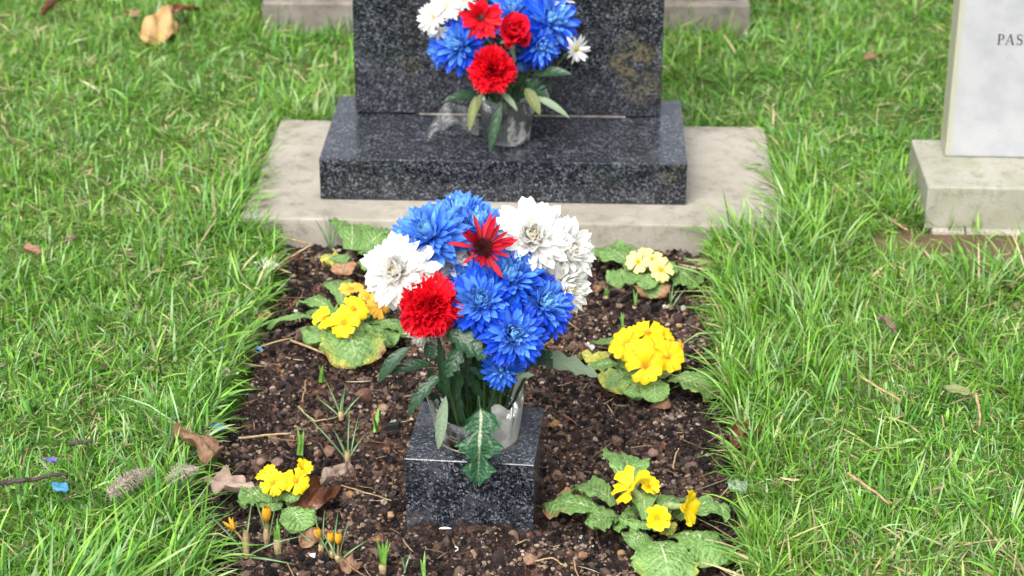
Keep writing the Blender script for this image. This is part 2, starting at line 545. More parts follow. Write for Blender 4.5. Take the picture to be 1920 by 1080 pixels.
MAT['brown_leaf'] = leaf_mat('dead_brown_leaf', (.22, .115, .065), (.30, .17, .10), (.34, .22, .14), yellow=(.30, .18, .10), brown=(.16, .08, .05), side=7, fork=1.0, rough=.6, midw=.02, puff=.5)
MAT['pink_leaf'] = leaf_mat('dry_pinkish_leaf', (.30, .215, .17), (.36, .27, .215), (.40, .32, .26), yellow=(.32, .24, .18), brown=(.20, .13, .10), side=7, fork=1.0, rough=.7, midw=.02, puff=.5)
MAT['dark_leaf'] = leaf_mat('wet_dark_leaf', (.085, .030, .015), (.15, .055, .02), (.20, .09, .04), yellow=(.14, .06, .03), brown=(.05, .02, .012), side=7, fork=1.0, rough=.3, midw=.02, puff=.5)
MAT['orange_leaf'] = leaf_mat('tan_dead_leaf', (.42, .24, .09), (.48, .31, .14), (.50, .36, .20), yellow=(.44, .28, .12), brown=(.24, .11, .06), side=12, fork=.6, rough=.6, midw=.02)
MAT['crocus_leaf'] = leaf_mat('crocus_leaf', (.07, .17, .05), (.10, .22, .07), (.50, .56, .42), side=1, fork=0, rough=.45, midw=.10, puff=0)
MAT['shoot'] = plain('bright_shoot', (.15, .33, .05), .45, .4, 120, trans=.15)
MAT['sheath'] = plain('papery_sheath', (.46, .36, .20), .7, .4, 160, color2=(.33, .22, .11), trans=.15)
MAT['cup'] = film_mat('clear_plastic', (.93, .96, .95), .05, .06, .10)
MAT['film'] = film_mat('milky_cellophane', (.95, .95, .93), .58, .35, .4)
MAT['film_thin'] = film_mat('thin_cellophane', (.95, .96, .95), .08, .2, .3)
MAT['film_streak'] = film_mat('streaky_cellophane', (.96, .96, .95), .05, .15, .75)
MAT['brass'] = plain('brass_rim', (.34, .28, .16), .4, .3, 100)
MAT['black_plastic'] = plain('black_plastic', (.012, .016, .016), .25, .3, 100)
MAT['pale_mark'] = plain('pale_marks', (.62, .58, .42), .6, .2, 100)
MAT['blue_scrap'] = petal_mat('pale_blue_petal_scrap', (.05, .22, .40), (.08, .28, .46), 0, 1, .5, .3, .2, .1)
MAT['violet_scrap'] = petal_mat('violet_petal_scrap', (.10, .09, .32), (.15, .13, .40), 0, 1, .5, .3, .2, .1)
MAT['shell'] = plain('snail_shell', (.62, .56, .46), .5, .3, 300)
MAT['chip'] = plain('white_chip', (.75, .75, .74), .6, .15, 300)
MAT['twig'] = plain('dark_twig', (.075, .055, .05), .8, .5, 200, bump=.5)
MAT['fuzz'] = plain('grey_bristles', (.52, .46, .37), .9, .4, 300, trans=.25)
# ------------------------------------------------------------------ ground: lawn, bed of soil
BED_L = [(-.41, 3.16), (-.398, 3.11), (-.376, 2.984), (-.378, 2.867), (-.382, 2.756), (-.392, 2.636), (-.410, 2.524), (-.412, 2.42), (-.424, 2.322),
         (-.425, 2.242), (-.39, 2.168), (-.37, 2.097), (-.38, 1.95), (-.36, 1.80), (-.37, 1.62)]
BED_R = [(.27, 1.62), (.285, 1.80), (.275, 1.95), (.287, 2.099), (.300, 2.245), (.293, 2.324), (.314, 2.422), (.306, 2.496), (.297, 2.59), (.312, 2.724), (.317, 2.87),
         (.322, 3.049), (.325, 3.16)]
BED = np.array(BED_L + BED_R)

def sdist(x, y, poly):
    """distance to a polygon, negative inside"""
    x, y = np.asarray(x, float), np.asarray(y, float)
    d = np.full(x.shape, 1e9); ins = np.zeros(x.shape, bool)
    for i in range(len(poly)):
        ax, ay = poly[i]; bx, by = poly[(i + 1) % len(poly)]
        ex, ey = bx - ax, by - ay
        t = np.clip(((x - ax) * ex + (y - ay) * ey) / (ex * ex + ey * ey), 0, 1)
        d = np.minimum(d, np.hypot(x - ax - t * ex, y - ay - t * ey))
        c = ((ay > y) != (by > y)) & (x < (bx - ax) * (y - ay) / (by - ay + 1e-12) + ax)
        ins ^= c
    return np.where(ins, -d, d)

def rect(cx, cy, yaw, x0, x1, y0, y1):
    c, s = math.cos(yaw), math.sin(yaw)
    return np.array([(cx + c * a - s * b, cy + s * a + c * b) for a, b in ((x0, y0), (x1, y0), (x1, y1), (x0, y1))])

GYAW, GX, GY = -.037, -.0159, 3.1846
SLAB = rect(GX, GY, GYAW, -.425, .462, -.082, .375)
WYAW, WX, WY = -.045, .679, 3.13
WBASE = rect(WX, WY, WYAW, 0, .70, 0, .33)
KYAW, KX, KY = -.01, 0.0, 4.136
KERB = rect(KX, KY, KYAW, -.52, .494, 0, .45)
BARE = np.array([(.56, 3.06), (.62, 3.12), (.70, 3.14), (.86, 3.12), (1.4, 3.09), (1.4, 2.97), (.95, 2.965), (.80, 2.96), (.66, 2.985)])

def lawn_z(x, y):
    return .004 + .016 * (vnoise(x, y, .35, 11) - .5) + .012 * (vnoise(x, y, .11, 12) - .5)

def soil_z(x, y):
    s = -.012 + .030 * (vnoise(x, y, .16, 21) - .5) + .012 * (vnoise(x, y, .05, 22) - .5)
    m = vnoise(x, y, .09, 23)
    s = s + .62 * domes(x, y, .030, 24) * (.4 + .9 * m) + .42 * domes(x, y, .0135, 25) * (.5 + .8 * vnoise(x, y, .04, 26))
    s = s + .75 * domes(x + .3, y, .0075, 27) + .003 * (vnoise(x, y, .0045, 28) - .5)
    return s - .020

def axis_steps(lo, hi, step, far):
    mid = np.arange(lo, hi + 1e-6, step)
    grow, p, s = [], 0.0, step
    while p < far:
        s *= 1.45; p += s; grow.append(p)
    g = np.array(grow)
    return np.concatenate([lo - g[::-1], mid, hi + g])

gx, gy = axis_steps(-1.8, 1.8, .02, 60), axis_steps(1.4, 5.6, .02, 60)
GXX, GYY = np.meshgrid(gx, gy)
gz = lawn_z(GXX, GYY)
sd = sdist(GXX, GYY, BED)
gz = np.where(sd < .0, gz - np.clip(-sd / .03, 0, 1) * .075, gz)
for poly in (SLAB, WBASE, KERB):
    s_ = sdist(GXX, GYY, poly)
    gz = np.where(s_ < 0, gz - .03, gz)
s_ = sdist(GXX, GYY, BARE)
gz = np.where(s_ < .02, gz * .3 - .004, gz)
n1 = vnoise(GXX, GYY, .05, 31)[..., None]
thatch = np.array([.030, .085, .012]) * (1 - n1) + np.array([.10, .135, .035]) * n1
earth = np.array([.10, .068, .042]) * (1 - n1) + np.array([.16, .11, .07]) * n1
k = np.clip((.03 - s_) / .04, 0, 1)[..., None]
gc = thatch * (1 - k) + earth * k
gc = gc.reshape(-1, 3)
MAT['ground'] = tint_mat('lawn_ground', .95, 0, .8, 260, .1)
structure('ground', mk_mesh('ground', np.stack([GXX, GYY, gz], -1).reshape(-1, 3), gridf(len(gx), len(gy)), MAT['ground'], col=gc))

sx, sy = np.arange(-.50, .40, .0030), np.arange(1.62, 3.15, .0030)
SX, SY = np.meshgrid(sx, sy)
SX = SX + (vnoise(SX, SY, .008, 41) - .5) * .003
SY = SY + (vnoise(SX, SY, .008, 42) - .5) * .003
sz = soil_z(SX, SY)
sds = sdist(SX, SY, BED)
sz = sz - np.clip((sds + .02) / .05, 0, 1) * .035
a = vnoise(SX, SY, .06, 43)[..., None]; b = vnoise(SX, SY, .013, 44)[..., None]; c = vnoise(SX, SY, .005, 45)[..., None]
sc_ = np.array([.015, .0108, .0095]) * (1 - a) + np.array([.042, .029, .023]) * a
sc_ = sc_ * (.55 + .9 * b)
red = np.clip((vnoise(SX, SY, .035, 46) * .6 + vnoise(SX, SY, .012, 47) * .4 - .58) / .12, 0, 1)[..., None]
sc_ = sc_ * (1 - .6 * red) + np.array([.115, .070, .048]) * .6 * red
sc_ = sc_ * (.7 + .6 * c)
structure('soil', mk_mesh('soil', np.stack([SX, SY, sz], -1).reshape(-1, 3), gridf(len(sx), len(sy)), MAT['soil'], col=sc_.reshape(-1, 3)))

# ------------------------------------------------------------------ stones
def bevel_box(name, x0, x1, y0, y1, z0, z1, bev, mat, seg=2, rough=0.0, cuts=0):
    bm = bmesh.new()
    bmesh.ops.create_cube(bm, size=1)
    for v in bm.verts:
        v.co = ((x0 + x1) / 2 + v.co.x * (x1 - x0), (y0 + y1) / 2 + v.co.y * (y1 - y0), (z0 + z1) / 2 + v.co.z * (z1 - z0))
    if cuts:
        bmesh.ops.subdivide_edges(bm, edges=bm.edges[:], cuts=cuts, use_grid_fill=True)
    es = [e for e in bm.edges if len(e.link_faces) == 2 and e.calc_face_angle() > .5]
    bmesh.ops.bevel(bm, geom=es, offset=bev, segments=seg, affect='EDGES', profile=.6)
    if rough:
        for v in bm.verts:
            v.co.x += rough * (random.random() - .5); v.co.y += rough * (random.random() - .5); v.co.z += rough * (random.random() - .5)
    me = bpy.data.meshes.new(name)
    bm.to_mesh(me); bm.free()
    me.materials.append(mat)
    me.polygons.foreach_set('use_smooth', np.zeros(len(me.polygons), bool))
    return me

def placed(x, y, yaw, z=0):
    return Matrix.Translation((x, y, z)) @ Matrix.Rotation(yaw, 4, 'Z')

GM = placed(GX, GY, GYAW)
MAT['joint'] = plain('dirty_mortar', (.27, .25, .22), .9, .5, 60)
o = ob('foundation_slab', bevel_box('foundation_slab', -.425, .462, -.082, .375, -.09, .0268, .006, MAT['concrete'], 3, .0012, 0), None, GM)
tag(o, 'pale buff concrete slab under the dark granite headstone base', 'slab')

g = ob('granite_headstone', None, None, GM)
tag(g, 'dark grey polished granite headstone standing on its low granite base', 'headstone')
mb = lichen_granite('granite_with_faint_lichen', [(.272, -.002, .085, .035, .55)])
mh = lichen_granite('granite_with_gold_lichen', [(.215, .214, .205, .060, 1.0), (.232, .214, .160, .050, .7), (-.17, .214, .19, .03, .5)])
bo = ob('base', bevel_box('base', -.305, .305, 0, .3054, .0272, .1001, .0022, mb, 2), g, GM)
hd_ = bevel_box('tablet', -.2665, .2665, .2152, .2902, .1022, .70, .003, mh, 2)
ob('tablet', hd_, g, GM)
ob('mortar_joint', bevel_box('mortar_joint', -.155, .205, .2148, .285, .0995, .1019, .0004, MAT['joint'], 1), g, GM)

# flower block with a round hole
mm = MAT['muddy_granite'] = granite('granite_with_soil_splash', .55)
n_ = N(mm.node_tree)
p_ = next(q for q in mm.node_tree.nodes if q.type == 'BSDF_PRINCIPLED')
old_ = p_.inputs['Base Color'].links[0].from_socket; oldr_ = p_.inputs['Roughness'].links[0].from_socket
co_ = n_('TexCoord').outputs['Object']
zz_ = n_('SeparateXYZ', {0: co_}).outputs[2]
ns_ = n_('TexNoise', {'Vector': co_, 'Scale': 60.0, 'Detail': 7.0, 'Roughness': .75}).outputs[0]
sp_ = n_.sstep(n_.math('ADD', n_.math('MULTIPLY', zz_, -6.0), ns_), .98, 1.30)
mm.node_tree.links.new(n_.mix(n_.math('MULTIPLY', sp_, .8), old_, (.085, .062, .048)), p_.inputs['Base Color'])
mm.node_tree.links.new(n_.math('MAXIMUM', oldr_, n_.math('MULTIPLY', sp_, .9)), p_.inputs['Roughness'])
def block_mesh():
    W, D, H, ch = .1601, .1497, .135, .0010
    n = 40
    A = np.arange(n) * 2 * math.pi / n
    def sq(hw, hd, z):
        out = []
        for q in A:
            c_, s_ = math.cos(q), math.sin(q)
            m = max(abs(c_), abs(s_))
            out.append((c_ / m * hw, s_ / m * hd, z))
        return out
    def ci(r, z, cx=.002, cy=-.003):
        return [(cx + r * math.cos(q), cy + r * math.sin(q), z) for q in A]
    loops = [sq(W / 2, D / 2, -H), sq(W / 2, D / 2, -ch), sq(W / 2 - ch, D / 2 - ch, 0), ci(.0525, 0), ci(.0512, -.0012), ci(.0512, -.075)]
    V = [p for l in loops for p in l]
    F = []
    for i in range(len(loops) - 1):
        for j in range(n):
            k = (j + 1) % n
            F.append((i * n + j, i * n + k, (i + 1) * n + k, (i + 1) * n + j))
    F.append(tuple(range(5 * n, 6 * n)))
    return mk_mesh('block', V, F, MAT['muddy_granite'], smooth=False)
BYAW = -.0974
bc = np.array([-.0524, 2.2232]) + np.array([-math.sin(BYAW), math.cos(BYAW)]) * .0749
BM = placed(bc[0], bc[1], BYAW, .0845)
fb = ob('granite_flower_block', None, None, BM)
tag(fb, 'small dark granite vase block set in the soil, round hole in its top', 'vase block')
ob('block', block_mesh(), fb, BM)
V, F = lathe([(.0512, -.012), (.0515, .0008), (.0500, .0008), (.0495, -.012)], 48)
ob('hole_rim', mk_mesh('hole_rim', V + [.002, -.003, 0], F, MAT['brass']), fb, BM)

# white marble headstone
def marble():
    m, t, out = nodes('white_marble'); n = N(t)
    co = n('TexCoord').outputs['Object']
    a = n('TexNoise', {'Vector': co, 'Scale': 7.0, 'Detail': 7.0, 'Distortion': 1.4, 'Roughness': .6})
    v = n.math('ABSOLUTE', n.math('SUBTRACT', a.outputs[0], .5))
    b = n('TexNoise', {'Vector': co, 'Scale': 25.0, 'Detail': 6.0})
    c = n.mix(n.sstep(b.outputs[0], .35, .7), (.37, .375, .395), (.31, .318, .34))
    c = n.mix(n.math('MULTIPLY', n.math('SUBTRACT', 1.0, n.sstep(v, .0, .05)), n.math('MULTIPLY', n.sstep(b.outputs[0], .45, .7), .5)), c, (.33, .35, .37))
    # algae film along the worn left arris
    x = n('SeparateXYZ', {0: co}).outputs[0]
    al = n.math('MULTIPLY', n.math('SUBTRACT', 1.0, n.sstep(x, .046, .062)), .75)
    c = n.mix(al, c, n.mix(b.outputs[0], (.30, .30, .17), (.38, .375, .26)))
    sp_ = n('TexVoronoi', {'Vector': co, 'Scale': 45.0})
    c = n.mix(n.math('MULTIPLY', n.math('SUBTRACT', 1.0, n.sstep(sp_.outputs['Distance'], .04, .10)), .5), c, (.20, .20, .19))
    finish(t, out, n, c, .5, .4)
    return m
MAT['marble'] = marble()
MAT['marble_base'] = stone_mat('algae_stained_marble', (.30, .295, .25), (.255, .255, .195), (.17, .17, .09), 12, 300, .7, .08)
WM = placed(WX, WY, WYAW)
wh = ob('marble_headstone', None, None, WM)
tag(wh, 'white marble headstone with cut black lettering on a greenish stained base', 'headstone')
ob('base', bevel_box('base', 0, .70, 0, .215, .004, .079, .004, MAT['marble_base'], 3, .0, 0), wh, WM)
ob('tablet', bevel_box('tablet', .046, .655, .1335, .195, .0795, .78, .004, MAT['marble'], 2), wh, WM)
ob('footing', bevel_box('footing', .012, .70, -.012, .22, -.06, .006, .003, MAT['mortar'], 2, .0, 0), wh, WM)
# letters P A S : serif capitals, 18 mm tall, cut and leaded
def stroke(bag, pts, wd):
    pts = np.asarray(pts, float)
    wd = np.full(len(pts), wd) if np.isscalar(wd) else np.asarray(wd)
    V, F = [], []
    for i in range(len(pts)):
        d = nrm(np.append(pts[min(i + 1, len(pts) - 1)] - pts[max(i - 1, 0)], 0))
        nn = np.array([-d[1], d[0]]) * wd[i] / 2
        for q in (pts[i] + nn, pts[i] - nn):
            V += [(q[0], -.0006, q[1]), (q[0], .0008, q[1])]
    m = len(pts)
    for i in range(m - 1):
        a_, b_ = 4 * i, 4 * i + 4
        F += [(a_, b_, b_ + 2, a_ + 2), (a_ + 1, a_ + 3, b_ + 3, b_ + 1), (a_, a_ + 1, b_ + 1, b_), (a_ + 2, b_ + 2, b_ + 3, a_ + 3)]
    bag.add(V, F)
def arc(cx, cy, rx, ry, a0, a1, n=12):
    q = np.linspace(a0, a1, n) * D2R
    return np.stack([cx + rx * np.cos(q), cy + ry * np.sin(q)], 1)
def letter(ch):
    b_ = Bag()
    if ch == 'P':
        stroke(b_, [(.22, 0), (.22, 1)], .17); stroke(b_, [(.04, .03), (.44, .03)], .06); stroke(b_, [(.04, .97), (.40, .97)], .06)
        stroke(b_, np.concatenate([[(.25, .96)], arc(.40, .72, .24, .24, 90, -90), [(.25, .48)]]), [.06, .06, .08, .1, .12, .15, .17, .17, .15, .12, .1, .08, .06, .06])
    if ch == 'A':
        stroke(b_, [(.12, 0), (.46, 1)], .07); stroke(b_, [(.46, 1), (.82, 0)], .17); stroke(b_, [(.24, .34), (.70, .34)], .06)
        stroke(b_, [(0, .03), (.26, .03)], .06); stroke(b_, [(.66, .03), (.98, .03)], .06)
    if ch == 'S':
        stroke(b_, np.concatenate([arc(.34, .74, .23, .24, 20, 250, 10), arc(.34, .27, .24, .25, 80, -160, 11)]),
               [.05, .07, .08, .09, .11, .14, .16, .17, .17, .17, .17, .17, .16, .15, .13, .11, .09, .08, .08, .07, .05])
        stroke(b_, [(.56, .72), (.57, .98)], .05); stroke(b_, [(.10, .02), (.11, .28)], .05)
    return b_
px0 = .1125
for ch, adv in (('P', .0), ('A', .0135), ('S', .0315)):
    L = letter(ch)
    me = mk_mesh('letter', np.concatenate(L.V) * np.array([.0165, .0185, .0185]), np.concatenate(L.F), MAT['letter'], smooth=False)
    q = WM @ Matrix.Translation((px0 + adv, .1332, .279))
    o = ob('letter', me, wh, q)
    o['label'] = 'black serif capital ' + ch

# plinth of the grave behind
KM = placed(KX, KY, KYAW)
kb = ob('sandstone_plinth', None, None, KM)
tag(kb, 'weathered grey-brown stone plinth in the grass behind the granite headstone', 'plinth')
ob('lower_course', bevel_box('lower_course', -.52, .494, 0, .42, -.05, .071, .006, MAT['sandstone'], 3, .003, 0), kb, KM)
ob('upper_course', bevel_box('upper_course', -.47, .47, .035, .38, .0715, .26, .006, MAT['brownstone'], 3, .003, 0), kb, KM)

# ------------------------------------------------------------------ grass
def blades(x, y, z, az, lean, bend, L, W, col, nseg=3):
    n = len(x)
    t = np.linspace(0, 1, nseg + 1)
    P = np.zeros((n, nseg + 1, 3))
    px, pz = np.zeros(n), np.zeros(n)
    for i in range(nseg + 1):
        P[:, i, 0] = x + np.cos(az) * px; P[:, i, 1] = y + np.sin(az) * px; P[:, i, 2] = z + pz
        if i < nseg:
            a_ = lean + bend * (t[i] + t[i + 1]) / 2
            px = px + np.sin(a_) * L / nseg; pz = pz + np.cos(a_) * L / nseg
    P[:, :, 2] = np.maximum(P[:, :, 2], z[:, None] + .0015 * t)
    tw = rng.normal(0, .5, n)
    side = np.stack([-np.sin(az) * np.cos(tw), np.cos(az) * np.cos(tw), np.sin(tw)], 1)
    wt = np.array([.75, 1.0, .8, .10]) if nseg == 3 else np.interp(t, [0, .3, .7, 1], [.75, 1, .8, .08])
    Wd = W[:, None] * wt[None] / 2
    A = P - side[:, None, :] * Wd[..., None]; B = P + side[:, None, :] * Wd[..., None]
    V = np.stack([A, B], 2).reshape(-1, 3)
    base = (np.arange(n) * (nseg + 1) * 2)[:, None]
    F = np.stack([np.stack([base[:, 0] + 2 * i, base[:, 0] + 2 * i + 1, base[:, 0] + 2 * i + 3, base[:, 0] + 2 * i + 2], 1) for i in range(nseg)], 1).reshape(-1, 4)
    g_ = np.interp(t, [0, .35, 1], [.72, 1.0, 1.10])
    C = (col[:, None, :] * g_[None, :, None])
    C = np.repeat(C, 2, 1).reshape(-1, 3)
    return V, F, C

PAL = np.array([(.098, .270, .020), (.048, .165, .015), (.150, .340, .034), (.074, .240, .046), (.230, .375, .080), (.225, .345, .165)])
def grass_col(n, x, y, dead=.14):
    k_ = rng.choice(len(PAL), n, p=[.23, .22, .18, .12, .13, .12])
    c_ = PAL[k_] * (.62 + .95 * rng.random((n, 1)))
    zone = vnoise(x, y, .30, 51)[:, None]
    c_ = c_ * (1 - .35 * zone) + np.array([.20, .355, .028]) * .30 * zone
    dz = dead * (.4 + 1.8 * vnoise(x, y, .14, 52) ** 2)
    dd = rng.random(n) < dz
    st = np.array([.46, .39, .20]) * (.5 + .7 * rng.random((n, 1)))
    return np.where(dd[:, None], st, c_), dd

parts = []
def free(x, y):
    s1 = sdist(x, y, BED)
    ok = s1 > -.004
    dmin = np.abs(s1)
    for poly in (SLAB, WBASE, KERB):
        s_ = sdist(x, y, poly)
        ok &= s_ > .004
        dmin = np.minimum(dmin, s_)
    sb = sdist(x, y, BARE)
    ok &= (sb > .0) | (rng.random(len(x)) < .12)
    return ok, s1, dmin

def scatter(n, x0, x1, y0, y1):
    x = rng.uniform(x0, x1, n); y = rng.uniform(y0, y1, n)
    ok, s1, dm = free(x, y)
    return x[ok], y[ok], s1[ok], dm[ok]

def lawn(n, x0, x1, y0, y1, Lr=(.018, .046), Wr=(.0012, .0032)):
    x, y, s1, dm = scatter(n, x0, x1, y0, y1)
    m = len(x)
    dens = vnoise(x, y, .09, 53)
    keep = rng.random(m) < .45 + .75 * dens
    x, y, s1, dm = x[keep], y[keep], s1[keep], dm[keep]; m = len(x)
    hmap = (.60 + .8 * vnoise(x, y, .17, 54)) * (.55 + .95 * vnoise(x, y, .055, 58))
    edge = np.exp(-np.maximum(dm, 0) / .05)
    flow = vnoise(x, y, .12, 55) * 4 * math.pi
    az = flow + rng.normal(0, 1.7, m)
    L = rng.uniform(*Lr, m) * hmap * (1 + .75 * edge) * np.where(rng.random(m) < .06, 1.5, 1)
    lean = np.abs(rng.normal(.85, .5, m)); bend = rng.normal(.7, .8, m)
    col, dd = grass_col(m, x, y)
    lean = np.where(dd, rng.uniform(.9, 1.5, m), lean)
    bend = np.where(dd, .3, bend)
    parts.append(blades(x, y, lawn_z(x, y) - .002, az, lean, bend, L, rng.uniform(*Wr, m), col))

lawn(150000, -1.30, 1.30, 1.95, 4.75)
lawn(40000, -.85, .85, 1.85, 3.2)
lawn(26000, -1.9, 1.9, 1.5, 5.6, (.03, .05), (.003, .005))
# a low mat of moss-fine shoots that closes the gaps
lawn(110000, -1.25, 1.25, 1.95, 4.6, (.010, .022), (.0014, .0030))

def tufts(cx, cy, az0, n, spread, Lr, Wr, lean=(.2, .8), bend=(.4, 1.0), azs=.9, dead=.06):
    x = cx + rng.normal(0, spread, n); y = cy + rng.normal(0, spread, n)
    ok, s1, dm = free(x, y)
    x, y = x[ok], y[ok]; m = len(x)
    if m == 0: return
    az = (az0 + rng.normal(0, azs, m)) if az0 is not None else np.arctan2(y - cy, x - cx) + rng.normal(0, .5, m)
    col, dd = grass_col(m, x, y, dead)
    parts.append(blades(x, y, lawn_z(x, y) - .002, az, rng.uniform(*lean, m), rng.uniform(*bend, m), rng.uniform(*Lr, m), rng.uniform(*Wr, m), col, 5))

# longer unmown grass along the bed and around the stones, hanging inward
def fringe(poly_pts, inward, per, Lr, spread=.028, Wr=(.0022, .0042), closed=False):
    P = np.asarray(poly_pts, float)
    for i in range(len(P) - (0 if closed else 1)):
        a_, b_ = P[i], P[(i + 1) % len(P)]
        L = np.linalg.norm(b_ - a_)
        d = (b_ - a_) / L
        nn = np.array([d[1], -d[0]]) * inward
        for s in np.arange(0, L, .018):
            c_ = a_ + d * (s + rng.uniform(0, .012)) + nn * rng.uniform(.012, .05)
            f_ = .55 + .9 * vnoise(c_[0], c_[1], .11, 57)
            tufts(c_[0], c_[1], math.atan2(-nn[1], -nn[0]), int(per * f_), spread * .7, (Lr[0] * f_, Lr[1] * f_), Wr, (.15, 1.15), (.2, 1.3), 1.4)
fringe(BED_L, 1, 12, (.028, .075))
fringe(BED_R, 1, 12, (.028, .075))
fringe(SLAB[[3, 0]], 1, 22, (.03, .085), .04); fringe(SLAB[[1, 2]], 1, 14, (.03, .075), .035); fringe(SLAB[[2, 3]], 1, 12, (.025, .05))
fringe(WBASE[[3, 0]], 1, 14, (.03, .07)); fringe(KERB[[0, 1]], 1, 14, (.03, .07)); fringe(KERB[[1, 2]], 1, 12, (.03, .06))
# big coarse blades sweeping over the near left corner of the bed
for i in range(11):
    cx, cy = rng.uniform(-.60, -.43), rng.uniform(1.97, 2.15)
    tufts(cx, cy, rng.normal(.5, .45), 7, .018, (.07, .15), (.0030, .0052), (.6, 1.1), (.2, .6), .35, .03)
for i in range(6):
    cx, cy = rng.uniform(-.66, -.40), rng.uniform(1.93, 2.05)
    tufts(cx, cy, rng.normal(.7, .3), 9, .02, (.06, .12), (.003, .005), (.3, .9), (.2, .7), .6, .05)
for i in range(16):
    cx, cy = rng.uniform(-.52, -.40), rng.uniform(2.40, 2.95)
    tufts(cx, cy, rng.normal(.1, .5), 10, .02, (.045, .10), (.0025, .0045), (.3, 1.0), (.4, 1.2), .9, .08)
for i in range(30):
    cx, cy = rng.uniform(.33, .47), rng.uniform(2.55, 3.10)
    tufts(cx, cy, rng.normal(2.6, .9), 12, .022, (.05, .105), (.0022, .004), (.1, .6), (.4, 1.0), .7, .04)
# grass creeping over the slab's front corners and sides
for (p_, a_) in ((SLAB[0], .3), (SLAB[1], 2.8)):
    for i in range(20):
        q_ = p_ + np.array([rng.uniform(.005, .05) * (-1 if a_ < 1 else 1), rng.uniform(-.05, .22)])
        tufts(q_[0], q_[1], rng.normal(a_, .5), 11, .015, (.05, .105), (.002, .004), (.3, 1.1), (.2, .9), .7, .08)
# the darker heavy tussock at the slab's far corner, and loose tussocks in the lawn
for (x_, y_, n_) in [(-.37, 3.60, 60), (-.33, 3.64, 60), (-.42, 3.64, 40), (.42, 3.0, 40), (.50, 3.05, 40), (.72, 2.86, 60), (.80, 2.90, 60), (.66, 3.16, 30)]:
    tufts(x_, y_, None, n_, .025, (.05, .11), (.0025, .0045), (.2, .7), (.4, 1.0))
for i in range(230):
    tufts(rng.uniform(-1.2, 1.2), rng.uniform(2.0, 4.7), None, rng.integers(10, 24), .018, (.03, .075), (.002, .004), (.2, .9), (.3, 1.1))
gv, gf, gcol, off = [], [], [], 0
for V, F, C in parts:
    gv.append(V); gf.append(F + off); gcol.append(C); off += len(V)
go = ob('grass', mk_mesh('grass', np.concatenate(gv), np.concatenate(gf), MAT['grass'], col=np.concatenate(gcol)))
tag(go, 'rough green lawn grass with straw-coloured dead blades around the graves', 'grass', kind='stuff')
del parts, gv, gf, gcol
# ------------------------------------------------------------------ flowers
def p_strap(pt=2.6, nar=.45):
    return lambda t: (nar + (1 - nar) * min(t / .55, 1) ** .8) * (max(1 - t ** pt, 0)) ** .55 + .02
def p_leaf(t):
    return math.sin(math.pi * min(max(t, 0), 1) ** .8) ** .8 + .03
def p_obov(t):                       # primrose leaf: narrow stalk, broad round end
    s_ = .26 + .74 * (1 / (1 + math.exp(-(t - .34) * 9)))
    return s_ * (max(1 - t ** 6, 0)) ** .5 + .02
def p_lobed(k=4.0, depth=.5):
    def f(t):
        env = math.sin(math.pi * min(t, 1) ** .75) ** .7 if 0 < t < 1 else 0.0
        ph = (t * k) % 1.0
        saw = (1 - ph) ** .8 if ph > .25 else ph / .25
        return env * (1 - depth + depth * saw) + .05
    return f
def p_blade(t):
    return (1 - t ** 3) * .95 + .05

def basis(axis):
    """flower frame: local Z along the axis the flower faces"""
    z = nrm(axis)
    ref = np.array([0, 0, 1.0]) if abs(z[2]) < .9 else np.array([0, -1.0, 0])
    x = nrm(np.cross(ref, z)); y = np.cross(z, x)
    return np.stack([x, y, z], 1)
def rz(a): return np.array([[math.cos(a), -math.sin(a), 0], [math.sin(a), math.cos(a), 0], [0, 0, 1]])
def rx(a): return np.array([[1, 0, 0], [0, math.cos(a), -math.sin(a)], [0, math.sin(a), math.cos(a)]])
def ry(a): return np.array([[math.cos(a), 0, math.sin(a)], [0, 1, 0], [-math.sin(a), 0, math.cos(a)]])

VAR = {}
def variants(key, n, fn):
    if key not in VAR:
        VAR[key] = [fn(i) for i in range(n)]
    return VAR[key]
_pm = {}
def petal_mesh(key, i, geo, mat):
    k_ = (key, i, mat.name)
    if k_ not in _pm:
        _pm[k_] = mk_mesh('petal', geo[0], geo[1], mat, geo[2])
    return _pm[k_]

GOLD = 137.508 * D2R

def stem_parts(r0, head, base, axis, rad=.0019, mat='stem', back=.045):
    ax = nrm(axis)
    c_ = np.asarray(head) - ax * back - np.array([0, 0, .02])
    pts = bez(np.asarray(head) - ax * .004, c_, base, 11)
    V, F, uv = tube(pts - np.asarray(base), rad, 7)
    return ob('stem', mk_mesh('stem', V, F, MAT[mat], uv), r0, Matrix.Translation(Vector(base)))

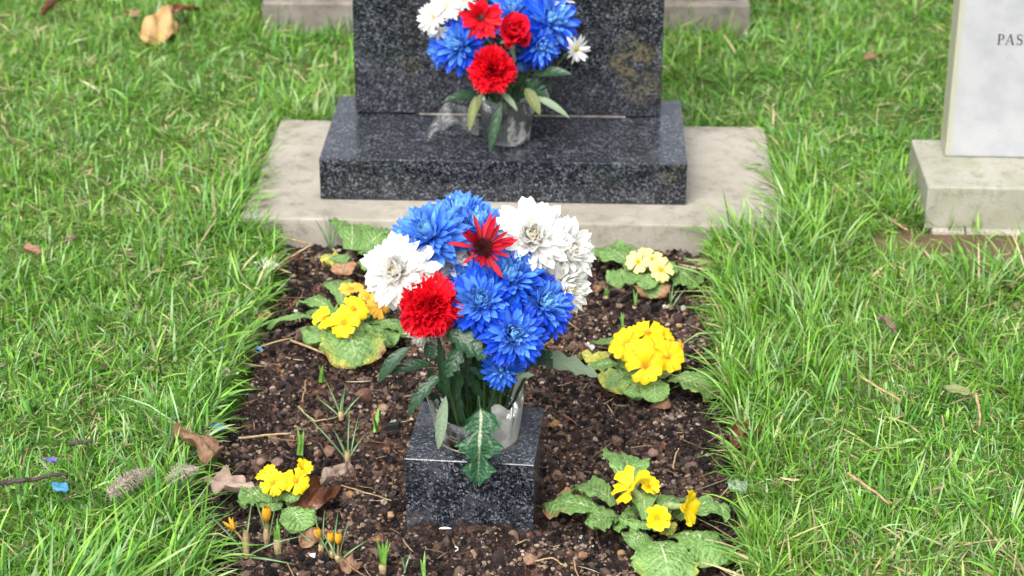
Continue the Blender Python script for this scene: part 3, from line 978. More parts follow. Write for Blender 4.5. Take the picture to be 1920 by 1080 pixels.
def mum(head, R, axis, label, group, kind, base, n=84, sep=34, pale=False, low=-18, hi=82, seed=0, name='chrysanthemum', skip=None, cat='flower'):
    """many-petalled chrysanthemum; the outer petals are parts, the heart is one part"""
    r_ = np.random.default_rng(seed + 100)
    r0 = root(name, base, label, cat, group)
    B = basis(axis) @ rz(r_.uniform(0, 6))
    wd, tip, nar = (.32, 5.5, .6) if kind == 'white' else (.225, 8.0, .6)
    def v_out(i):
        rr = np.random.default_rng(i + (50 if kind == 'white' else 0))
        nt = rr.uniform(0, 6)
        return ribbon(1, wd * rr.uniform(.85, 1.15), p_strap(tip, nar), rr.uniform(-.05, .15), rr.uniform(-.35, .30) if kind == 'white' else rr.uniform(.05, .65),
                      rr.uniform(.35, .65), 5, 8, wave=lambda U, T: .012 * np.sin(7 * T + nt) * T, twist=rr.normal(0, .2))
    def v_in(i):
        rr = np.random.default_rng(i + 20)
        return ribbon(1, wd * 1.15, p_strap(3, .6), rr.uniform(-.1, .1), rr.uniform(.5, 1.25), rr.uniform(.6, .9), 5, 6)
    vo = variants(kind + 'o', 9, v_out); vi = variants(kind + 'i', 6, v_in)
    mo = MAT['white_petal'] if kind == 'white' else MAT['blue_pale' if pale else ('blue_petal', 'blue_petal_azure', 'blue_petal', 'blue_petal_deep')[seed % 4]]
    mi = MAT['white_inner'] if kind == 'white' else MAT['blue_inner']
    heart = Bag()
    for i in range(n):
        s = i / (n - 1)
        ph = i * GOLD + r_.normal(0, .12)
        e = (low + (hi - low) * s ** 1.05) * D2R + r_.normal(0, .09)
        L = R * (1.0 - .58 * s ** 1.35) * r_.uniform(.90, 1.08)
        if kind == 'white':
            L = R * (1.0 - .70 * s ** 1.35) * r_.uniform(.90, 1.08)
        rad = R * .16 * (1 - s) + .0008
        zb = R * (-.12 + .20 * s)
        loc = np.asarray(head) + B @ (rz(ph) @ np.array([0, rad, zb]))
        Rm = B @ rz(ph) @ rx(e) @ ry(r_.normal(0, .18))
        if skip and skip(s, ph, r_):
            continue
        if i < sep:
            j = int(r_.integers(len(vo)))
            ob('petal', petal_mesh(kind + 'o', j, vo[j], mo), r0, mat4(Rm, loc, L))
        else:
            g_ = vi[int(r_.integers(len(vi)))] if s > .5 else vo[int(r_.integers(len(vo)))]
            if kind == 'blue' and .38 < s < .62 and not pale:
                mids.setdefault(r0.name, Bag()).add(*g_[:2], uv=g_[2], R=Rm, loc=loc, sc=L)
            elif s < (.62 if kind == 'blue' else .78):
                heart_out.setdefault(r0.name, Bag()).add(*g_[:2], uv=g_[2], R=Rm, loc=loc, sc=L)
            else:
                heart.add(*g_[:2], uv=g_[2], R=Rm, loc=loc, sc=L)
    for i in range(34):              # the closed button at the very middle
        ph = i * GOLD; s = (i + .5) / 34
        g_ = vi[int(r_.integers(len(vi)))]
        loc = np.asarray(head) + B @ (rz(ph) @ np.array([0, R * .13 * (1 - s), R * (.02 + .10 * s)]))
        heart.add(*g_[:2], uv=g_[2], R=B @ rz(ph) @ rx((52 + 34 * s) * D2R + r_.normal(0, .1)), loc=loc, sc=R * .30 * r_.uniform(.85, 1.15))
    if r0.name in heart_out:
        o = ob('inner_petals', heart_out[r0.name].mesh('inner_petals', mo, origin=head), r0, Matrix.Translation(Vector(head))); o['kind'] = 'stuff'
    if r0.name in mids:
        o = ob('middle_petals', mids[r0.name].mesh('middle_petals', MAT['blue_pale'], origin=head), r0, Matrix.Translation(Vector(head))); o['kind'] = 'stuff'
    o = ob('heart_petals', heart.mesh('heart_petals', mi, origin=head), r0, Matrix.Translation(Vector(head))); o['kind'] = 'stuff'
    # green calyx under the head
    V, F = lathe([(.0005, -.35), (.16, -.30), (.24, -.16), (.20, -.04)], 14)
    ob('calyx', mk_mesh('calyx', V * R, F, MAT['stem']), r0, mat4(B, head))
    stem_parts(r0, head, base, axis)
    return r0
heart_out = {}
mids = {}

def frill_geo(i, amp=.10, wd=1.05):
    rr = np.random.default_rng(300 + i)
    ph = rr.uniform(0, 6, 4)
    def wave(U, T):
        return T ** 1.6 * (amp * np.sin(5.5 * U + ph[0]) + amp * .6 * np.sin(11 * U + ph[1]) + .05 * np.sin(17 * U + ph[2]))
    V, F, uv = ribbon(1, wd, lambda t: .10 + .9 * t ** 1.1, rr.uniform(-.1, .1), rr.uniform(.0, .7), .25, 19, 7, wave=wave)
    # toothed outer rim
    V = V.reshape(7, 19, 3)
    U = np.linspace(-1, 1, 19)
    V[-1, :, 1] += np.where(np.arange(19) % 2 == 0, .07, -.07) + rr.normal(0, .03, 19) - .32 * U ** 2
    V[-2, :, 1] -= .22 * U ** 2
    V[-3, :, 1] -= .10 * U ** 2
    return V.reshape(-1, 3), F, uv

def carnation(head, R, axis, label, group, base, seed=0, n=64, sep=22, pale_calyx=True):
    r_ = np.random.default_rng(seed + 500)
    r0 = root('carnation', base, label, 'flower', group)
    B = basis(axis)
    vs = variants('frill', 8, frill_geo)
    heart = Bag()
    for i in range(n):
        s = i / (n - 1)
        ph = i * GOLD + r_.normal(0, .2)
        e = (-38 + 122 * s ** .95) * D2R + r_.normal(0, .16)
        L = R * (.98 + .02 * s) * r_.uniform(.86, 1.07) * (1 - .10 * s)
        rad = R * .05 * (1 - s)
        loc = np.asarray(head) + B @ (rz(ph) @ np.array([0, rad, -.10 * R]))
        Rm = B @ rz(ph) @ rx(e) @ ry(r_.normal(0, .5))
        j = int(r_.integers(len(vs)))
        if i < sep:
            ob('petal', petal_mesh('frill', j, vs[j], MAT['red_frill']), r0, mat4(Rm, loc, L))
        else:
            heart.add(*vs[j][:2], uv=vs[j][2], R=Rm, loc=loc, sc=L)
    o = ob('heart_petals', heart.mesh('heart_petals', MAT['red_frill'], origin=head), r0, Matrix.Translation(Vector(head))); o['kind'] = 'stuff'
    V, F = lathe([(.0015, -.95 * R), (.0055, -.85 * R), (.0075, -.55 * R), (.009, -.2 * R)], 14)
    ob('calyx', mk_mesh('calyx', V, F, MAT['shoot']), r0, mat4(B, head))
    stem_parts(r0, head, base, axis, .0022)
    return r0

def daisy(head, R, axis, label, group, base, n=15, mats=('white_petal', 'daisy_centre'), wd=.30, cr=.26, seed=0, low=2, name='daisy', arc_=None, jit=.10, L2=.0):
    r_ = np.random.default_rng(seed + 900)
    r0 = root(name, base, label, 'flower', group)
    B = basis(axis) @ rz(r_.uniform(0, 6) if arc_ is None else 0)
    key = name + str(wd)
    vs = variants(key, 6, lambda i: ribbon(1, wd * (.85 + .05 * i), p_strap(4, .45), .1, -.35 + .12 * i, .4, 5, 7))
    for i in range(n):
        ph = (i + r_.normal(0, .18)) / n * 2 * math.pi if arc_ is None else arc_[i] * D2R
        e = low * D2R + r_.normal(0, jit)
        j = int(r_.integers(6))
        L = R * r_.uniform(.80 - L2, 1.05)
        loc = np.asarray(head) + B @ (rz(ph) @ np.array([0, R * cr * .6, 0]))
        ob('petal', petal_mesh(key, j, vs[j], MAT[mats[0]]), r0, mat4(B @ rz(ph) @ rx(e) @ ry(r_.normal(0, .25)), loc, L * (1 - cr * .6)))
    V, F = lathe([(.02, .62), (.45, .55), (.8, .32), (1, 0), (.9, -.3), (.2, -.5)], 18)
    V = V + r_.normal(0, .04, V.shape)
    c_ = ob('centre', mk_mesh('centre', V * R * cr, F, MAT[mats[1]]), r0, mat4(B, head))
    stem_parts(r0, head, base, axis, .0015)
    return r0, c_, B

def rose(head, R, axis, label, base, seed=0):
    r_ = np.random.default_rng(seed + 700)
    r0 = root('rose', base, label, 'flower')
    B = basis(axis)
    for i in range(13):
        s = i / 12
        ph = i * GOLD
        L = R * (1.55 - .35 * s)
        g_ = ribbon(L, R * (1.65 - .75 * s), lambda t: (.35 + .65 * min(t / .5, 1)) * (max(1 - t ** 5, 0)) ** .4 + .02, .35 + .4 * s, .55 - 1.1 * (1 - s), .75, 9, 9,
                    wave=lambda U, T: .05 * R * np.sin(4 * U + i) * T)
        loc = np.asarray(head) + B @ (rz(ph) @ np.array([0, R * .10 * (1 - s) + .0005, -R * .75]))
        Rm = B @ rz(ph) @ rx((42 + 46 * s) * D2R)
        ob('petal', mk_mesh('petal', g_[0], g_[1], MAT['rose'], g_[2]), r0, mat4(Rm, loc))
    for i in range(5):
        ph = i * 72 * D2R + .4
        g_ = ribbon(R * .95, R * .32, p_leaf, 0, -.5, .3, 5, 7)
        ob('sepal', mk_mesh('sepal', g_[0], g_[1], MAT['pale_mum_leaf'], g_[2]), r0, mat4(B @ rz(ph) @ rx(-25 * D2R), np.asarray(head) - nrm(axis) * R * .72))
    stem_parts(r0, head, base, axis, .002)
    return r0

def leaf_on(parent, p0, tip, width, prof, mat, bend=0.0, cup=.25, roll=0.0, name='leaf', sweep=.0, color=(0, 0, 0, 1), nu=9, nv=20, wave=None, up=(0, 0, 1), label=None):
    """a leaf from p0 towards tip; bend is how far it arches (radians) between"""
    p0, tip = np.asarray(p0, float), np.asarray(tip, float)
    L = np.linalg.norm(tip - p0) * (1 + .06 * bend * bend)
    g_ = ribbon(L, width, prof, bend / 2, -bend, cup, nu, nv, wave=wave, sweep=sweep)
    Rm = frame(tip - p0, up) @ ry(roll)
    o = ob(name, mk_mesh(name, g_[0], g_[1], MAT[mat], g_[2]), parent, mat4(Rm, p0))
    o.color = color
    if label: o['label'] = label
    return o

# ------------------------------------------------------------------ front vase, cellophane and bouquet
VC = np.array((BM @ Vector((.002, -.003, 0)))[:])
vz = VC[2]
V, F = lathe([(.001, -.070), (.036, -.070), (.0385, -.066), (.0505, .036), (.0518, .0372), (.0512, .0352), (.0375, -.065), (.001, -.067)], 56)
vase = ob('plastic_cup', mk_mesh('plastic_cup', V, F, MAT['cup']), None, Matrix.Translation(Vector(VC)))
tag(vase, 'clear plastic cup in the granite block holding the front bouquet', 'cup')

def film_sheet(name, a0, a1, r0_, r1_, z0, z1, label, mat, seed, ruff=.006, nu=40, nv=16, c=VC, flare=None):
    r_ = np.random.default_rng(seed)
    p1_, p2_, p3_ = r_.uniform(0, 6, 3)
    U, T = np.meshgrid(np.linspace(0, 1, nu), np.linspace(0, 1, nv))
    A = a0 + (a1 - a0) * U
    rr = r0_ + (r1_ - r0_) * T ** 1.3 + ruff * (np.sin(9 * U + p1_) * .6 + np.sin(19 * U + p2_ + 2 * T) * .35 + np.sin(31 * U + p3_) * .18) * (.25 + T)
    Z = z0 + (z1 - z0) * T + .010 * T * np.sin(5.5 * U + p2_) + .004 * T * np.sin(23 * U)
    if flare is not None: rr = rr + flare(U, T)
    P = np.stack([c[0] + rr * np.cos(A), c[1] + rr * np.sin(A), c[2] + Z], -1).reshape(-1, 3)
    o = ob(name, mk_mesh(name, P - c, gridf(nu, nv), MAT[mat], np.stack([U, T], -1).reshape(-1, 2)), None, Matrix.Translation(Vector(c)))
    return tag(o, label, 'cellophane')
film_sheet('cellophane_wrap', -1.25, .65, .0515, .0575, .001, .058, 'crumpled milky cellophane on the right side of the front cup', 'film', 3)
film_sheet('cellophane_wrap', 2.6, 4.05, .0525, .0565, -.001, .046, 'thin clear cellophane corner folded along the left side of the front cup', 'film_thin', 5)

FB = 'flowers in the front bouquet'
def vb(i):                       # where a stem stands in the cup
    a_ = i * 2.4; r_ = .006 + .020 * ((i * .37) % 1)
    return VC + np.array([r_ * math.cos(a_), r_ * math.sin(a_), -.060])
def H(px, py, Y): return at(px, py, Y=Y)
mums = [
 ('white', 745, 508, 2.255, .0435, (-.30, -.80, .52), 'large white chrysanthemum at the left edge of the front bouquet, above the red carnation'),
 ('white', 838, 488, 2.300, .0330, (.15, -.62, .75), 'small white chrysanthemum tucked between the red carnation and the blue blooms above'),
 ('white', 997, 444, 2.300, .0470, (.05, -.80, .60), 'largest white chrysanthemum with a cream heart, top right of the front bouquet'),
 ('white', 1062, 470, 2.320, .0415, (.55, -.62, .50), 'white chrysanthemum half hidden behind the cream-hearted one, at the right edge'),
 ('white', 1056, 536, 2.300, .0440, (.66, -.70, .12), 'white chrysanthemum lowest on the right edge, behind the blue bloom'),
 ('white', 795, 628, 2.262, .0250, (-.15, -.65, -.55), 'small white chrysanthemum peeping out under the red carnation'),
 ('blue', 806, 442, 2.295, .0440, (-.22, -.50, .80), 'pale blue chrysanthemum facing up, above the large white bloom on the left'),
 ('blue', 862, 408, 2.350, .0420, (-.05, -.15, 1.0), 'pale blue chrysanthemum highest in the front bouquet'),
 ('blue', 896, 430, 2.325, .0400, (.05, -.25, .95), 'pale blue chrysanthemum behind the spiky red flower, beside the white blooms'),
 ('blue', 955, 520, 2.265, .0420, (.10, -.60, .80), 'deep blue chrysanthemum directly below the spiky red flower'),
 ('blue', 903, 565, 2.238, .0410, (-.08, -.78, .62), 'deep blue chrysanthemum touching the right side of the front red carnation'),
 ('blue', 1018, 572, 2.255, .0390, (.42, -.62, .62), 'deep blue chrysanthemum at the right, beside the lowest white bloom'),
 ('blue', 962, 625, 2.215, .0385, (.12, -.85, .48), 'deep blue chrysanthemum lowest of the big blue ones, facing out'),
 ('blue', 940, 692, 2.228, .0240, (.0, -.85, .40), 'small blue chrysanthemum low among the stems above the cup'),
 ('blue', 872, 525, 2.285, .0300, (-.05, -.60, .75), 'small blue chrysanthemum behind, between the red carnation and the deep blue blooms'),
 ('blue', 884, 608, 2.262, .0290, (-.20, -.65, -.35), 'small dark blue chrysanthemum drooping under the blue bloom beside the carnation'),
 ('blue', 766, 447, 2.315, .0330, (-.65, -.25, .65), 'pale blue chrysanthemum turned to the left, outermost of the upper blue ones'),
]
roots = []
for i, (kind, px, py, Y, R, ax, lab) in enumerate(mums):
    big = R > .035
    pale = kind == 'blue' and (i in (6, 7, 8, 16))
    lo, hi = (-22, 80) if kind == 'white' else (-20, 84)
    roots.append(mum(H(px, py, Y), R, ax, lab, FB, kind, vb(i), (180 if kind == 'white' else 215) if big else 120, 44 if big else 26, pale, lo, hi, i))
carn = carnation(H(803, 573, 2.228), .0395, (-.15, -.88, .45), 'bright red frilled carnation at the front of the near bouquet', FB, vb(20), 1)
spent, cen, SB = daisy(H(905, 466, 2.262), .0450, (.05, -.80, .60), 'spiky red flower with dark ragged centre in the middle of the front bouquet', FB, vb(21),
     30, ('red_petal', 'dark_centre'), .19, .20, 4, 24, 'red_gerbera', arc_=[-4, 9, 22, -16, 36, -26, -44, 58, -58, -70, -78, -92, -100, 150, 172, -165, 110, -130, 190, 3, -36, 28, -64, -85, 80, 125, -115, -150, 48, 14], jit=.42, L2=.40)
bg_ = Bag()
for i in range(230):             # the dried florets of its centre
    q = math.sqrt((i + .5) / 230); a_ = i * GOLD
    P0 = np.array([math.cos(a_) * q * .0095, math.sin(a_) * q * .0095, .0085 * math.sqrt(max(1 - q * q, 0)) + .001])
    V, F, uv = tube([P0, P0 + np.array([P0[0] * .35, P0[1] * .35, .004])], [.0007, .0005], 4)
    bg_.add(V, F, uv)
fl = ob('florets', bg_.mesh('florets', MAT['dark_centre']), spent, mat4(SB, H(905, 466, 2.262))); fl['kind'] = 'stuff'

# leaves of the front bouquet
lob = p_lobed(4, .55)
def LF(parent, a_, Ya, b_, Yb, wd, mat='mum_leaf', bend=.6, prof=lob, cup=.3, roll=0.0, color=(0, 0, 0, 1), sweep=.5, up=(0, -.5, 1), nv=26, label=None):
    return leaf_on(parent, H(*a_, Ya), H(*b_, Yb), wd, prof, mat, bend, cup, roll, sweep=sweep, color=color, nv=nv, up=up, label=label)
LF(roots[10], (838, 622), 2.225, (910, 672), 2.205, .034, roll=.2)
LF(roots[10], (868, 640), 2.230, (838, 706), 2.215, .026, roll=-.3)
LF(roots[0], (770, 650), 2.235, (712, 716), 2.225, .017, bend=.9, prof=p_leaf)
LF(roots[0], (812, 682), 2.240, (732, 700), 2.225, .016, bend=.7, prof=p_leaf)
LF(roots[0], (828, 702), 2.240, (768, 778), 2.225, .022, bend=1.0)
LF(roots[5], (800, 640), 2.245, (812, 672), 2.235, .018, bend=.5, prof=p_leaf)
LF(roots[11], (985, 690), 2.250, (1036, 664), 2.240, .030, bend=.4)
LF(roots[11], (975, 640), 2.262, (1035, 690), 2.262, .030, bend=.5)
LF(roots[4], (985, 668), 2.270, (1122, 706), 2.290, .034, 'pale_mum_leaf', bend=.45, color=(.05, .05, 0, 1), label='pale grey-green lobed leaf reaching right')
LF(roots[12], (935, 716), 2.235, (1000, 704), 2.225, .018, 'pale_mum_leaf', bend=.6)
LF(roots[12], (948, 742), 2.245, (905, 700), 2.225, .016, bend=.4)
LF(roots[13], (930, 728), 2.235, (880, 690), 2.225, .020, bend=.3)
LF(roots[13], (905, 752), 2.248, (862, 690), 2.235, .022, bend=.3)
LF(carn, (838, 748), 2.245, (822, 640), 2.232, .013, 'mum_leaf', bend=.3, prof=p_leaf)
LF(carn, (836, 742), 2.243, (822, 842), 2.225, .014, 'pale_mum_leaf', bend=.4, prof=p_leaf, label='narrow pale leaf hanging down inside the cellophane')
LF(roots[14], (855, 752), 2.255, (868, 640), 2.248, .020, bend=.3)
LF(roots[9], (925, 752), 2.262, (955, 655), 2.262, .022, bend=.3)
LF(roots[3], (1000, 610), 2.300, (1030, 640), 2.285, .022, bend=.4)
for k_, (xa, ya, xb, yb, wd) in enumerate([(862, 745, 845, 660, .020), (890, 750, 905, 650, .020), (915, 745, 930, 640, .018), (845, 752, 800, 690, .016), (932, 750, 975, 690, .016), (880, 742, 880, 668, .018), (905, 735, 893, 640, .02)]):
    LF(roots[(6, 7, 8, 2, 15, 1, 16)[k_]], (xa, ya), 2.285, (xb, yb), 2.275 + .004 * k_, wd, bend=.4, roll=.4 * (-1) ** k_)
for k_ in range(12):                 # dark lower leaves crowding the cup's mouth
    a_ = k_ * 2 * math.pi / 12 + .3
    q0 = VC + np.array([.018 * math.cos(a_), .018 * math.sin(a_), .0])
    q1 = VC + np.array([(.040 + .014 * (k_ % 3)) * math.cos(a_ + .3), (.036 + .012 * (k_ % 2)) * math.sin(a_ + .3), .060 + .016 * (k_ % 4)])
    leaf_on(roots[k_ % 17], q0, q1, .024, lob if k_ % 2 else p_leaf, 'mum_leaf', -.5, .3, .3 * (-1) ** k_, nu=7, nv=18, sweep=.4, up=(math.cos(a_) * -.6, math.sin(a_) * -.6, 1))
# the big pale-veined leaf that hangs over the block's front edge
def hanging(parent):
    nu, nv = 13, 60
    path = np.array([H(897, 742, 2.232), H(902, 780, 2.214), H(899, 836, 2.203), H(896, 908, 2.205)])
    t = np.linspace(0, 1, nv)
    P = np.stack([np.interp(t, [0, .25, .6, 1], path[:, i]) for i in range(3)], 1)
    for _ in range(4):
        P[1:-1] = (P[:-2] + 2 * P[1:-1] + P[2:]) / 4
    pr = np.array([(.10 if q < .22 else 1) * 1.0 for q in t])
    out = []
    for i in range(nv):
        d = nrm(P[min(i + 1, nv - 1)] - P[max(i - 1, 0)])
        xs = nrm(np.cross(d, np.array([0, -1, .35])))
        q = (t[i] - .16) / .84
        if q <= 0: hw = .0016
        else:
            ph = (q * 3.0 + .12) % 1
            lobe = (ph / .30) if ph < .30 else ((1 - ph) / .70)
            hw = .0285 * (math.sin(math.pi * min(q, 1) ** .66) ** .65) * (.26 + .74 * lobe ** .6) * (1 + .10 * math.sin(q * 55)) + .0016
        nn = np.cross(xs, d)
        for u in np.linspace(-1, 1, nu):
            out.append(P[i] - xs * u * hw + d * abs(u) ** 1.5 * hw * .45 + nn * (.0035 * u * u - .0015 * math.sin(9 * t[i] + 3 * u)))
    U, T = np.meshgrid(np.linspace(0, 1, nu), t)
    o = ob('leaf', mk_mesh('leaf', np.array(out) - path[0], gridf(nu, nv), MAT['vari_leaf'], np.stack([U, T], -1).reshape(-1, 2)), parent, Matrix.Translation(Vector(path[0])))
    o.color = (0, 0, 0, 1)
    o['label'] = 'dark lobed leaf with pale veins hanging over the block edge'
hanging(roots[12])

# ------------------------------------------------------------------ back vase and bouquet, on the granite base
BC = at(948, 262, Z=.1001)
V, F = lathe([(.001, .0015), (.036, .0015), (.038, .006), (.046, .082), (.0475, .083), (.0465, .0815), (.0365, .007), (.001, .006)], 48)
bv = ob('plastic_cup', mk_mesh('plastic_cup', V, F, MAT['cup']), None, Matrix.Translation(Vector(BC)))
tag(bv, 'clear plastic cup on the granite headstone base holding the rear bouquet', 'cup')
film_sheet('cellophane_wrap', -1.5, .5, .040, .050, .003, .070, 'milky cellophane wrapped round the front of the rear cup', 'film_streak', 8, .003, c=BC)
U, T = np.meshgrid(np.linspace(0, 1, 26), np.linspace(0, 1, 10))
lx = -.045 - .085 * U ** .8; ly = .01 - .025 * T + .012 * np.sin(4 * U)
lz = .004 + .055 * np.sin(math.pi * (.15 + .85 * U) * .95) ** .7 * (1 - .45 * T) + .004 * np.sin(13 * U + 3 * T)
o = ob('cellophane_loop', mk_mesh('cellophane_loop', np.stack([lx, ly - .02 * T, lz], -1).reshape(-1, 3), gridf(26, 10), MAT['film_thin'], np.stack([U, T], -1).reshape(-1, 2)), None, Matrix.Translation(Vector(BC)))
tag(o, 'loose loop of clear cellophane lying left of the rear cup', 'cellophane')

RB = 'flowers in the rear bouquet'
def wb(i):
    a_ = i * 2.4; r_ = .006 + .020 * ((i * .37) % 1)
    return BC + np.array([r_ * math.cos(a_), r_ * math.sin(a_), .012])
rear = [
 (862, 84, 3.235, .046, (-.45, -.75, .45), 'blue chrysanthemum on the left of the rear bouquet, over the red carnation'),
 (962, 24, 3.290, .047, (-.05, -.60, .80), 'blue chrysanthemum between the red gerbera and the red rose in the rear bouquet'),
 (1030, 40, 3.270, .052, (.40, -.70, .60), 'largest blue chrysanthemum at the upper right of the rear bouquet'),
 (1012, 84, 3.245, .038, (.45, -.75, .20), 'blue chrysanthemum right of the red rose, under the largest blue one'),
 (872, 112, 3.245, .026, (-.40, -.70, -.30), 'small blue chrysanthemum drooping left of the rear red carnation'),
 (830, 92, 3.260, .032, (-.75, -.60, .10), 'blue chrysanthemum leftmost in the rear bouquet'),
 (972, 118, 3.265, .022, (.20, -.70, -.40), 'small blue bloom hanging low between rose and stems of the rear bouquet'),
]
rr_ = []
for i, (px, py, Y, R, ax, lab) in enumerate(rear):
    rr_.append(mum(H(px, py, Y), R, ax, lab, RB, 'blue', wb(i), 120 if R > .03 else 70, 26 if R > .03 else 16, False, -20, 82, 40 + i))
carnation(H(922, 130, 3.205), .0400, (-.05, -.90, .40), 'red carnation lowest in the rear bouquet, above the cup', RB, wb(9), 5, 48, 16)
rose(H(966, 62, 3.215), .029, (.10, -.70, .60), 'red rosebud in the middle of the rear bouquet', wb(10))
g2, _, _ = daisy(H(902, 34, 3.235), .040, (-.05, -.90, .25), 'red gerbera at the top of the rear bouquet', RB, wb(11), 34, ('red_frill', 'dark_centre'), .40, .20, 9, 14, 'red_gerbera', jit=.30, L2=.2)
for i, (px, py, Y, R, ax, lab) in enumerate([
    (812, 34, 3.250, .030, (-.55, -.75, .15), 'white daisy at the left edge of the rear bouquet'),
    (838, 10, 3.255, .030, (-.25, -.80, .45), 'white daisy above the left blue blooms of the rear bouquet'),
    (868, 2, 3.270, .026, (-.05, -.70, .65), 'white daisy next to the red gerbera at the picture top'),
    (822, 55, 3.245, .024, (-.40, -.55, -.60), 'white daisy nodding down at the left of the rear bouquet'),
    (1080, 92, 3.225, .026, (.45, -.88, -.10), 'single white daisy leaning out at the right of the rear bouquet'),
    (1050, 0, 3.300, .026, (.35, -.40, .80), 'white daisy behind the largest blue bloom of the rear bouquet'),
    (985, -6, 3.320, .028, (.05, -.45, .85), 'white daisy at the very top of the rear bouquet')]):
    daisy(H(px, py, Y), R, ax, lab, RB, wb(12 + i), 30 if i < 4 else 20, mats=('white_petal', 'white_inner' if i < 4 else 'daisy_centre'), wd=.30, cr=.13 if i < 4 else .20, seed=20 + i, low=10, jit=.34)
def RL(parent, a_, Ya, b_, Yb, wd, mat='mum_leaf', bend=.6, prof=p_leaf, roll=0.0):
    return leaf_on(parent, H(*a_, Ya), H(*b_, Yb), wd * .78, prof, mat, bend, .3, roll, nv=14, nu=7, up=(0, -.6, 1))
RL(rr_[0], (895, 178), 3.235, (832, 190), 3.215, .030, 'mum_leaf', .6, p_lobed(4, .4))
RL(rr_[0], (892, 180), 3.225, (880, 246), 3.205, .018, 'olive_leaf', .5)
RL(rr_[4], (905, 175), 3.225, (890, 222), 3.210, .020, 'olive_leaf', .4, roll=.5)
RL(rr_[1], (938, 172), 3.215, (970, 208), 3.195, .014, 'pale_mum_leaf', .7)
RL(rr_[1], (940, 190), 3.215, (918, 285), 3.195, .022, 'mum_leaf', .4)
RL(rr_[2], (985, 165), 3.235, (1012, 215), 3.215, .026, 'olive_leaf', .5)
RL(rr_[2], (1000, 180), 3.235, (1068, 222), 3.215, .018, 'pale_mum_leaf', .6)
RL(rr_[3], (1000, 140), 3.245, (1072, 140), 3.225, .028, 'mum_leaf', .6)
RL(rr_[3], (985, 150), 3.250, (1030, 185), 3.235, .030, 'mum_leaf', .4)
RL(rr_[3], (965, 120), 3.225, (955, 88), 3.210, .012, 'pale_mum_leaf', .4)
for k_, (xa, ya, xb, yb) in enumerate([(930, 190, 890, 150), (960, 190, 985, 140), (975, 185, 1030, 130), (945, 185, 945, 140), (915, 185, 880, 145), (985, 180, 1045, 155)]):
    RL(rr_[k_ % 7], (xa, ya), 3.25, (xb, yb), 3.245, .026, 'mum_leaf', .4, p_lobed(4, .4), .3 * (-1) ** k_)
# ------------------------------------------------------------------ primroses
def mpp(P):                       # metres per photograph pixel at a place
    return (P[1] * math.cos(PITCH) - (P[2] - CAM_H) * math.sin(PITCH)) / FPX

def prim_petal(i):
    rr = np.random.default_rng(800 + i)
    nu, nv = 9, 9
    ph = rr.uniform(0, 6)
    V, F, uv = ribbon(1, .98, lambda t: .14 + .86 * min(t / .75, 1) ** 1.1, .55, -.75 + rr.uniform(-.25, .3), .10, nu, nv,
                      wave=lambda U, T: T * (.045 * np.sin(4 * U + ph) + .03 * np.sin(8 * U + 2 * ph)) + .05 * T * np.cos(U * math.pi))
    V = V.reshape(nv, nu, 3)
    U = np.linspace(-1, 1, nu)
    rim = -.26 * np.abs(U) ** 3 - .17 * np.exp(-(U / .25) ** 2)
    for r_, k_ in ((-1, 1.0), (-2, .6), (-3, .25)):
        V[r_, :, 1] += rim * k_
    return V.reshape(-1, 3), F, uv

def prim_flower(parent, head, R, axis, mat, base, seed, label=None, fold=0.0):
    r_ = np.random.default_rng(seed + 60)
    B = basis(axis) @ rz(r_.uniform(0, 6))
    pts = bez(np.asarray(head) - nrm(axis) * R * .9, np.asarray(head) - nrm(axis) * R * 1.4 - np.array([0, 0, .01]), base, 7)
    b_ = Bag()
    V, F, uv = tube(pts, .0013, 6); b_.add(V, F, uv)
    V, F = lathe([(.001, -1.15), (.16, -1.0), (.20, -.6), (.14, -.25), (.15, -.08)], 10)
    b_.add(V * R @ basis(axis).T + head, F)
    fl = ob('flower', b_.mesh('flower', MAT['stem_pale'], origin=head), parent, Matrix.Translation(Vector(head)))
    if label: fl['label'] = label
    vs = variants('prim', 7, prim_petal)
    for i in range(5):
        ph = i * 72 * D2R + r_.normal(0, .10)
        j = int(r_.integers(7))
        e = fold + r_.normal(0, .16)
        Rm = B @ rz(ph) @ rx(e) @ ry(r_.normal(0, .12))
        ob('petal', petal_mesh('prim', j, vs[j], MAT[mat]), fl, mat4(Rm, np.asarray(head) + B @ rz(ph) @ np.array([0, R * .04, -.12 * R]), R * r_.uniform(.94, 1.06)))
    V, F = lathe([(.02, .0), (.10, .03), (.13, -.03), (.10, -.12)], 12)
    ob('eye', mk_mesh('eye', V * R, F, MAT['eye']), fl, mat4(B, head))
    return fl
MAT['stem_pale'] = plain('pale_green_stalk', (.26, .36, .13), .6, .3, 150, trans=.15)

